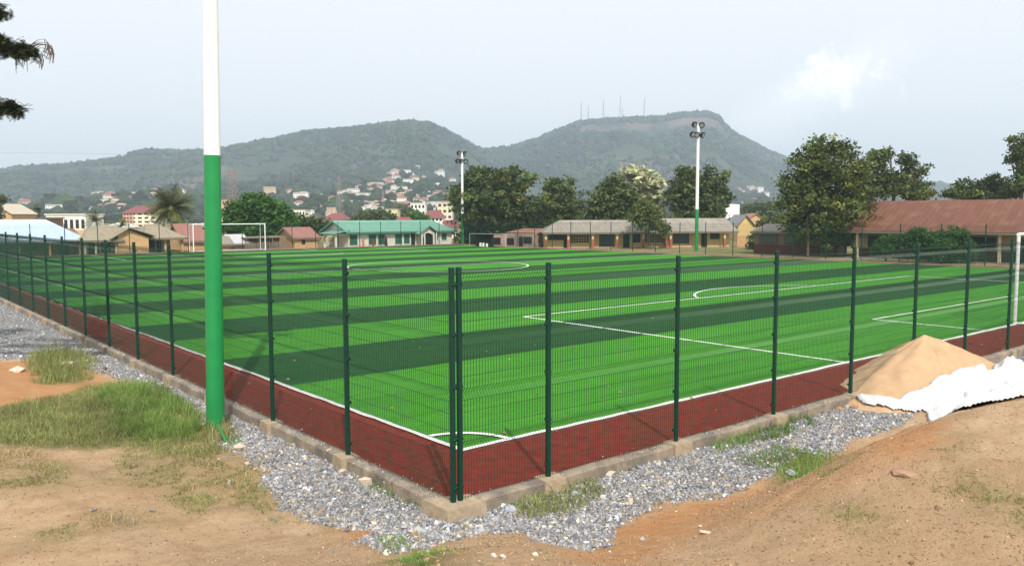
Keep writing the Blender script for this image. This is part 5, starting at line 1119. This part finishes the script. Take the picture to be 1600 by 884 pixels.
def tarp():
    xs = np.arange(TP[:, 0].min() - .2, TP[:, 0].max() + .2, .05); ys = np.arange(TP[:, 1].min() - .2, TP[:, 1].max() + .2, .05); X_, Y_ = np.meshgrid(xs, ys, indexing='ij')
    sd = sdist(TP, X_, Y_) + .16 * fbm(X_ * 1.5, Y_ * 1.5, 4, 33) * .5
    base = np.maximum(ground_z(X_, Y_, True), heap_z(X_, Y_))
    # folds: warped ridges running roughly along the sheet
    wx = X_ + .8 * fbm(X_ * .5, Y_ * .5, 3, 2); wy = Y_ + .7 * fbm(X_ * .6, Y_ * .6, 3, 4)
    rdg = 1 - np.abs(fbm(wx * .75 + wy * .3, wy * 1.7 - wx * .5, 3, 12)) * 2.2; rdg = smooth(np.clip(rdg, 0, 1))
    rd2 = np.clip(1 - np.abs(fbm(wx * 2.0, wy * 3.1, 3, 15)) * 3.0, 0, 1) ** 1.3
    lump = smooth((X_ - 12.6) / 3.5) * .8
    edge = np.clip(sd / .35, 0, 1)
    Z = base + .05 + edge * (.04 + lump * .16 + .20 * rdg * (.4 + lump) + .05 * rd2 + .10 * (fbm(X_ * .7, Y_ * .9, 2, 77) + .5) * lump) + .02 * rd2
    ny = len(ys); i, j = np.meshgrid(np.arange(len(xs) - 1), np.arange(ny - 1), indexing='ij')
    F = np.stack([i * ny + j, (i + 1) * ny + j, (i + 1) * ny + j + 1, i * ny + j + 1], -1).reshape(-1, 4)
    ok = (sd.ravel()[F] > 0).all(1)
    o = link('tarpaulin', npmesh('tarpaulin', np.stack([X_.ravel(), Y_.ravel(), Z.ravel()], 1), F[ok], M_tarp, sm=True))
    s_ = o.modifiers.new('thickness', 'SOLIDIFY'); s_.thickness = .012
    tag(o, 'crumpled white plastic sheet lying over the foot of the sand heap', 'plastic sheet')
tarp()
def stone(name, label, px, py, s_, m_, seed, cat='stone', squash=.6, group=None):
    h = hit(px, py); rs = np.random.default_rng(seed); V = IV * (1 + .22 * rs.normal(size=(len(IV), 1)).clip(-1.3, 1.3)) * s_ * np.array([1.2, .9, squash])
    o = link(name, npmesh(name, V, IF, m_)); o.location = (h[0], h[1], float(ground_z(h[0], h[1])) + s_ * squash * .35); o.rotation_euler = (0, 0, seed)
    tag(o, label, cat, group)
stone('rock', 'pale rock beside the foot of the near green pole', 375, 702, .17, M_rock, 1)
stone('rock', 'pinkish rock on the gravel against the right kerb', 950, 742, .14, M_rock, 2)
stone('rock', 'whitish rock in the grass near the right kerb', 1192, 665, .13, M_rock, 3)
stone('rock', 'flat pale stone on the orange soil at the left edge', 28, 578, .34, M_rock, 4, squash=.35)
stone('rock', 'broken concrete lump in the grass tuft on the left', 103, 572, .26, M_rock, 5)
stone('rock', 'upright pale chip leaning on the left kerb', 570, 757, .12, M_rock, 6, squash=1.2)
stone('rock', 'small pale stone on the gravel below the left kerb', 534, 738, .10, M_rock, 7)
stone('rock', 'pale brown stone near the dark mark right of the mound', 1102, 832, .08, M_rock, 8, squash=.4)
stone('rock', 'reddish brick bit on the gravel left of the white sheet, left one', 1311, 641, .13, M_rockr, 9)
stone('rock', 'reddish brick bit on the gravel left of the white sheet, right one', 1336, 638, .14, M_rockr, 10)
stone('rock', 'flat brown stone on the right bank', 1412, 736, .16, M_rockr, 11, squash=.3)
for k_, (px, py) in enumerate(((772, 875), (786, 877), (836, 877))):
    stone('pebble', ('white pebble on the brown mound at the bottom, ' + ('leftmost', 'middle', 'rightmost')[k_]), px, py, .035, mat('white_pebble', (.55, .5, .43), .8, .1, 4), 20 + k_, 'pebble', .8, 'white pebbles on the brown mound')
def bag(label, px, py, s_, seed):
    h = hit(px, py); n_ = 9; rs = np.random.default_rng(seed); V = []; s_ *= .7
    for a in range(n_):
        for b in range(n_):
            u, v = a / (n_ - 1) - .5, b / (n_ - 1) - .5; V.append((u * s_ * 1.5 + rs.normal() * s_ * .08, v * s_ + rs.normal() * s_ * .08, max(0, .45 - (u * u + v * v) * 1.6) * s_ + rs.random() * s_ * .16))
    F = [(a * n_ + b, (a + 1) * n_ + b, (a + 1) * n_ + b + 1, a * n_ + b + 1) for a in range(n_ - 1) for b in range(n_ - 1)]
    o = link('plastic_bag', npmesh('plastic_bag', np.array(V), np.array(F), M_plastic)); o.location = (h[0], h[1], float(ground_z(h[0], h[1])) + .01); o.rotation_euler = (0, 0, seed); tag(o, label, 'plastic bag', 'plastic litter')
bag('crumpled clear plastic bag on the orange soil below the gravel', 1236, 741, .26, 1); bag('clear plastic bag at the kerb just right of the corner block', 797, 797, .24, 2)
bag('pale plastic scrap in the dry grass by the right kerb, lower one', 899, 773, .18, 3); bag('pale plastic scrap in the dry grass by the right kerb, upper one', 908, 761, .18, 4); bag('small clear bag by the grass on the right kerb', 1167, 677, .16, 5)
bag('grey plastic bag beside the tip of the white sheet', 1322, 620, .26, 6)
for k_, (px, py, a) in enumerate(((208, 819, .5), (238, 799, 2), (182, 812, .2), (146, 800, .4))):
    h = hit(px, py); mb = MB(); mb.box((-.06, -.018, 0), (.06, .018, .012)); o = mb.build('litter', mat('grey_blue_litter', (.16, .17, .25), .6, .2, 5)); o.location = (h[0], h[1], float(ground_z(h[0], h[1])) + .012); o.rotation_euler = (0, 0, a)
    tag(o, 'small dark bluish litter strip on bare soil, ' + ('nearest the middle of the picture', 'upper right of the nearest strip', 'just left of the rightmost pair', 'leftmost of the strips')[k_], 'litter', 'litter strips on the bare soil')

def gravel():
    pts = []
    for (x0, x1, y0, y1, dn, P_) in ((-4.2, 0, -5.5, 12, 1050, GRAVEL), (0, 14.5, -5.5, 0, 980, GRAVEL), (-6, 0, 12, 24, 480, GRAVEL), (-8, 0, 24, 60, 120, GRAVEL), (19, 34, -3, 0, 40, GRAVEL2)):
        n_ = int((x1 - x0) * (y1 - y0) * dn); x = rng.uniform(x0, x1, n_); y = rng.uniform(y0, y1, n_)
        s_ = sdist(P_, x, y) + .22 * fbm(x * 1.6, y * 1.6, 4, 3); k = s_ > rng.exponential(.10, n_) - .22; k &= ~((x > -.17) & (y > -.17))
        gr = np.max([sdist(q, x, y) for q in GRASS[2:]], 0); k &= (gr < 0) | (rng.random(n_) < .35)
        pts.append(np.stack([x[k], y[k]], 1))
    # scattered outliers and a spill onto the kerb and strip
    x = rng.uniform(-5, 16, 9000); y = rng.uniform(-6, 18, 9000); s_ = sdist(GRAVEL, x, y); k = (s_ < 0) & (rng.random(9000) < np.exp(s_ / .35) * .9) & ((x < -.17) | (y < -.17)); pts.append(np.stack([x[k], y[k]], 1))
    P_ = np.concatenate(pts); n_ = len(P_); z = ground_z(P_[:, 0], P_[:, 1])
    ys_ = rng.uniform(.3, 30, 1500); kx = np.concatenate([rng.normal(-.02, .10, 1500), rng.uniform(.3, 16, 500)]); ky = np.concatenate([ys_, rng.normal(-.0, .09, 500)])
    P_ = np.concatenate([P_, np.stack([kx, ky], 1)]); z = np.concatenate([z, np.full(2000, -.005)]); n_ = len(P_)
    cube = np.array([(a, b, c) for a in (-1, 1) for b in (-1, 1) for c in (-1, 1)], float) * .5; CF = np.array([(0, 1, 3, 2), (4, 6, 7, 5), (0, 4, 5, 1), (2, 3, 7, 6), (0, 2, 6, 4), (1, 5, 7, 3)])
    s_ = rng.lognormal(-3.74, .38, n_); s_[-2000:] *= .6
    V = cube[None] * (1 + .35 * rng.normal(size=(n_, 8, 1)).clip(-1.2, 1.2)) * s_[:, None, None] * np.stack([rng.uniform(.8, 1.5, n_), rng.uniform(.7, 1.2, n_), rng.uniform(.5, 1, n_)], 1)[:, None]
    q = rng.normal(size=(n_, 4)); q /= np.linalg.norm(q, axis=1)[:, None]; w_, x, y, zq = q.T
    Rm = np.stack([np.stack([1 - 2 * (y * y + zq * zq), 2 * (x * y - w_ * zq), 2 * (x * zq + w_ * y)], -1), np.stack([2 * (x * y + w_ * zq), 1 - 2 * (x * x + zq * zq), 2 * (y * zq - w_ * x)], -1), np.stack([2 * (x * zq - w_ * y), 2 * (y * zq + w_ * x), 1 - 2 * (x * x + y * y)], -1)], 1)
    V = np.einsum('nij,nkj->nki', Rm, V) + np.concatenate([P_, (z + s_ * .22)[:, None]], 1)[:, None]
    tn = rng.choice([.17, .23, .30, .39, .58], n_, p=[.22, .26, .26, .18, .08]) * rng.uniform(.8, 1.2, n_); wm = rng.uniform(-.03, .04, n_)
    du = (rng.random(n_) < .13) * .35; col = np.stack([tn * (1 + wm + du), tn * (1 + du * .2), tn * (1.04 - wm - du), np.ones(n_)], 1).repeat(8, 0)
    M = mat('crushed_stone', (.95, .95, .95), .85, .1, 30, attr='tint', spec=.3)
    tag(link('gravel', npmesh('gravel', V.reshape(-1, 3), (CF[None] + (np.arange(n_) * 8)[:, None, None]).reshape(-1, 4), M, {'tint': ('FLOAT_COLOR', col)})), 'loose grey crushed stone strip round the kerb', 'gravel', kind='stuff'); print('gravel', n_)
gravel()
def blades(name, label, specs, m_):
    """specs: list of (polygon, blades per m2, height, lean, clumping, tint)"""
    VV = []; FF = []; CC = []; b = 0
    for (P_, dn, h, lean, cl, tint) in specs:
        x0, y0 = P_.min(0) - .3; x1, y1 = P_.max(0) + .3; n_ = int((x1 - x0) * (y1 - y0) * dn)
        x = rng.uniform(x0, x1, n_); y = rng.uniform(y0, y1, n_)
        s_ = sdist(P_, x, y) + .25 * fbm(x * 1.5, y * 1.5, 3, 8); k = (s_ > rng.exponential(.12, n_) - .2) & (fbm(x * 2.3, y * 2.3, 3, 31) > cl) & ~((x > -.16) & (y > -.16)); x, y = x[k], y[k]; n_ = len(x)
        if not n_: continue
        z = ground_z(x, y); hh = h * rng.lognormal(0, .35, n_) * (1 + .5 * fbm(x * .9, y * .9, 3, 44)) * np.clip(s_[k] / .35 + .5, .4, 1)
        a = rng.uniform(0, 6.28, n_); ln = lean * rng.uniform(.2, 1.3, n_); w_ = rng.uniform(.004, .009, n_) * (1 + h); b1 = rng.uniform(0, 6.28, n_)
        base = np.stack([x, y, z - .02], 1); sd = np.stack([np.cos(b1), np.sin(b1), 0 * a], 1) * w_[:, None]; dr = np.stack([np.cos(a) * ln, np.sin(a) * ln, 0 * a], 1)
        mid = base + dr * (hh * .35)[:, None] + np.array([0, 0, 1]) * (hh * .62)[:, None]; tip = base + dr * (hh * 1.0)[:, None] + np.array([0, 0, 1]) * (hh * (1 - .35 * ln))[:, None]
        V = np.stack([base - sd, base + sd, mid + sd * .7, mid - sd * .7, tip + sd * .12, tip - sd * .12], 1)
        VV.append(V.reshape(-1, 3)); q = np.arange(n_) * 6 + b; FF.append(np.stack([np.stack([q, q + 1, q + 2, q + 3], 1), np.stack([q + 3, q + 2, q + 4, q + 5], 1)], 1).reshape(-1, 4)); b += n_ * 6
        tn = rng.uniform(.7, 1.35, n_) * (1 + .5 * fbm(x * 1.1, y * 1.1, 3, 66)); dry = np.clip(rng.random(n_) * tint[3] * 2, 0, 1)
        c = np.stack([tint[0] * tn * (1 + dry * .75), tint[1] * tn * (1 + .35 * dry), tint[2] * tn * (1 + .6 * dry), np.ones(n_)], 1); CC.append(c.repeat(6, 0))
    o = link(name, npmesh(name, np.concatenate(VV), np.concatenate(FF), m_, {'tint': ('FLOAT_COLOR', np.concatenate(CC))})); tag(o, label, 'grass', kind='stuff'); print(name, b // 6)
M_grass = mat('grass_blade', (.95, .95, .95), .6, .1, 3, attr='tint', spec=.2, trans=.3)
gn = (.16, .27, .06, .2); gd = (.33, .29, .14, .4); gm_ = (.20, .25, .08, .45)
lush = poly([(150, 610), (240, 600), (300, 640), (330, 680), (240, 690), (170, 670)])
blades('grass', 'rough green and straw coloured grass patches on the bank and beside the gravel',
       [(GRASS[0], 420, .14, .9, -.35, gm_), (lush, 600, .23, .8, -.15, gn), (GRASS[1], 260, .40, .6, -.2, gm_), (GRASS[2], 620, .15, .9, -.25, gm_), (GRASS[3], 620, .17, .8, -.3, gn), (GRASS[4], 480, .12, .9, -.2, gn), (GRASS[5], 700, .07, .9, -.3, gn), (GRASS[6], 700, .06, .9, -.25, gn), (GRASS[7], 520, .12, .9, -.1, gn)]
       + [(p, 420, .085, 1.2, -.12, gd if i_ % 2 else gm_) for i_, p in enumerate(DRY)]
       + [(poly([(318, 690), (330, 655), (358, 655), (366, 690), (350, 705)]), 420, .38, .5, -.6, (.22, .24, .08, .5))], M_grass)
# scattered straws, twigs and crumbs over the bare soil
def bare(n_, right=False):
    aw = math.atan2(FW[1], FW[0]); a = aw + rng.uniform(-.58, .60, n_ * 4); r = np.sqrt(rng.uniform(7.5 ** 2, 20 ** 2, n_ * 4)); x = CAM[0] + np.cos(a) * r; y = CAM[1] + np.sin(a) * r
    k = ((x < -.25) | (y < -.25)) & (sdist(GRAVEL, x, y) < 0)
    if right: k &= (rng.random(n_ * 4) < np.where(zone(BROWN, x, y, .8, 29) > 0, 1, .22))
    return np.stack([x[k], y[k]], 1)[:n_]
def debris(n_):
    V = []; F = []; C = []; b = 0
    B_ = bare(n_); BZ = ground_z(B_[:, 0], B_[:, 1])
    for h, z in zip(B_.tolist(), BZ.tolist()):
        z += .006; a = random.uniform(0, 3.14); tn = random.choice([.35, .45, .22, .14, .5]); s_ = random.uniform(.008, .022)
        if random.random() < .30: dx, dy = math.cos(a) * s_ * 2.6, math.sin(a) * s_ * 2.6; wx, wy = -math.sin(a) * .004, math.cos(a) * .004; q = [(h[0] - dx - wx, h[1] - dy - wy, z), (h[0] - dx + wx, h[1] - dy + wy, z), (h[0] + dx + wx, h[1] + dy + wy, z + .012), (h[0] + dx - wx, h[1] + dy - wy, z + .012)]; V += q; F += [(b, b + 1, b + 2, b + 3)]; b += 4; C += [(tn, tn * .75, tn * .42, 1)] * 4
        else:
            s_ *= .8; q = [(h[0] + s_ * math.cos(a + k * 1.57) * random.uniform(.6, 1.2), h[1] + s_ * math.sin(a + k * 1.57) * random.uniform(.6, 1.2), z - .01) for k in range(4)] + [(h[0], h[1], z + s_ * .8)] * 1
            V += q; F += [(b, b + 1, b + 4, b + 4), (b + 1, b + 2, b + 4, b + 4), (b + 2, b + 3, b + 4, b + 4), (b + 3, b, b + 4, b + 4)][0:0]; 
            F += [(b, b + 1, b + 4, b + 3), (b + 1, b + 2, b + 3, b + 4)]; b += 5; tn *= .9; C += [(tn, tn * .7, tn * .45, 1)] * 5
    tag(link('soil_debris', npmesh('soil_debris', np.array(V), np.array(F), mat('soil_crumb', (.95, .95, .95), .9, .1, 20, attr='tint', spec=.1), {'tint': ('FLOAT_COLOR', C)})), 'dry straws, twigs and crumbs strewn over the bare soil', 'soil debris', kind='stuff')
debris(5200)

def clods(n_):
    P_ = bare(n_, True); n_ = len(P_)
    z = ground_z(P_[:, 0], P_[:, 1]); s_ = rng.lognormal(-4.75, .40, n_)
    V = IV[None] * (1 + .3 * rng.normal(size=(n_, len(IV), 1)).clip(-1.3, 1.3)) * s_[:, None, None] * np.array([1.1, 1, .7]) + np.concatenate([P_, (z + s_ * .3)[:, None]], 1)[:, None]
    tn = rng.uniform(.5, 1.1, n_); pale = (rng.random(n_) < .03) * .3; col = np.stack([tn * (.42 + pale), tn * (.27 + pale), tn * (.155 + pale * .9), np.ones(n_)], 1).repeat(len(IV), 0)
    tag(link('soil_clods', npmesh('soil_clods', V.reshape(-1, 3), (IF[None] + (np.arange(n_) * len(IV))[:, None, None]).reshape(-1, 3), MATS['soil_crumb'], {'tint': ('FLOAT_COLOR', col)})), 'small earth clods and pebbles strewn over the bare bank', 'earth clods', kind='stuff')
clods(11000)

# ------------------------------------------------------------------ people beyond the far fence
def person(label, P, rz, h, dress, arms, cloth_low=None):
    t = thing('person', label, 'person', P, rz)
    s_ = h / 1.7
    pv = [(0, 0, .95), (0, 0, 1.2), (0, 0, 1.42), (0, 0, 1.50), (0, .01, 1.60), (0, .0, 1.66)]
    pr = [.13, .12, .11, .05, .085, .06]
    ed = [(i, i + 1) for i in range(5)]
    def chain(root, pts, rr):
        last = root
        for p, r in zip(pts, rr): pv.append(p); pr.append(r); ed.append((last, len(pv) - 1)); last = len(pv) - 1
    for sx in (-1, 1):
        chain(0, [(sx * .10, 0, .88), (sx * .11, -.03 * sx, .50), (sx * .11, .0, .08), (sx * .11, -.12, .03)], [.09, .06, .045, .035])
        q = arms[0 if sx < 0 else 1]; chain(2, [(sx * .18, 0, 1.40)] + q, [.055, .042, .034, .03])
    me = bpy.data.meshes.new('body'); me.from_pydata([tuple(c * s_ for c in p) for p in pv], ed, []); me.materials.append(M_skin)
    o = link('body', me, t); sk = o.modifiers.new('skin', 'SKIN'); 
    for v, r in zip(me.skin_vertices[0].data, pr): v.radius = (r * s_, r * s_)
    me.skin_vertices[0].data[0].use_root = True
    ss = o.modifiers.new('sub', 'SUBSURF'); ss.levels = 1; ss.render_levels = 2
    for p in ():
        pass
    mb = MB(); mb.tube([(0, 0, 1.47 * s_), (0, 0, 1.38 * s_), (0, 0, 1.2 * s_), (0, 0, .98 * s_), (0, 0, .85 * s_), (0, 0, (cloth_low or .15) * s_)], [.07 * s_, .19 * s_, .165 * s_, .17 * s_, .20 * s_, .25 * s_], 14); mb.build('dress', dress, t, True)
    mb = MB(); mb.tube([(0, .02, 1.72 * s_), (0, .02, 1.70 * s_), (0, .03, 1.62 * s_), (0, .04, 1.55 * s_)], [.03 * s_, .08 * s_, .098 * s_, .06 * s_], 10); mb.build('hair', M_hair, t, True)
    return t
def spot(px): p = ray_at_Y(px, 108.6); return (p[0], p[1], -.24)
person('person in a long orange dress reaching up, leftmost of the three behind the far fence', spot(568), -.6, 1.5, M_orange, ([(-.28, -.05, 1.2), (-.25, -.15, 1.0)], [(.35, -.1, 1.5), (.5, -.15, 1.62)]))
person('person in an orange and black dress, middle of the three behind the far fence', spot(583.5), -.3, 1.5, mat('orange_black_cloth', (.55, .13, .03), .9, .1, 9, col2=(.02, .015, .02)), ([(-.26, -.05, 1.2), (-.2, -.2, 1.05)], [(.3, .0, 1.2), (.34, -.1, .95)]))
person('person in long dark clothes with a dark headscarf, rightmost of the three', spot(603.5), .4, 1.85, M_blackcloth, ([(-.24, 0, 1.15), (-.2, -.08, .92)], [(.24, 0, 1.15), (.2, -.08, .92)]))
# thin power lines across the hazy sky on the left
t = thing('power_line', 'two faint wires crossing the sky at the far left', 'power line', (0, 0, 0))
for y0_, y1_, y2_ in ((271, 273, 272), (237, 241, 240)):
    mb = MB(); a_, b_, c_ = at(-300, y0_ - 2, 130), at(160, y1_, 130), at(760, y2_ + 6, 135); mb.tube([tuple(a_ * (1 - u) ** 2 + 2 * b_ * u * (1 - u) + c_ * u * u) for u in np.linspace(0, 1, 14)], .009, 4); mb.build('wire', M_black, t)
for px in (-300, 760):
    pass

# ------------------------------------------------------------------ haze
def haze():
    mb = MB(); mb.box((-900, -900, -4.5), (5600, 5600, 430)); o = mb.build('haze', None) if 0 else None
    me = bpy.data.meshes.new('haze'); me.from_pydata(mb.v, [], mb.f); M = bpy.data.materials.new('haze'); M.use_nodes = True; n = M.node_tree.nodes; n.remove(n['Principled BSDF'])
    pv = n.new('ShaderNodeVolumePrincipled'); pv.inputs['Color'].default_value = (.70, .84, 1.0, 1); pv.inputs['Density'].default_value = HAZE; pv.inputs['Anisotropy'].default_value = .2
    M.node_tree.links.new(pv.outputs[0], n['Material Output'].inputs['Volume']); me.materials.append(M)
    tag(link('haze', me), kind='stuff', label='pale blue haze in the air before the hills', cat='haze')
HAZE = .00027
haze()
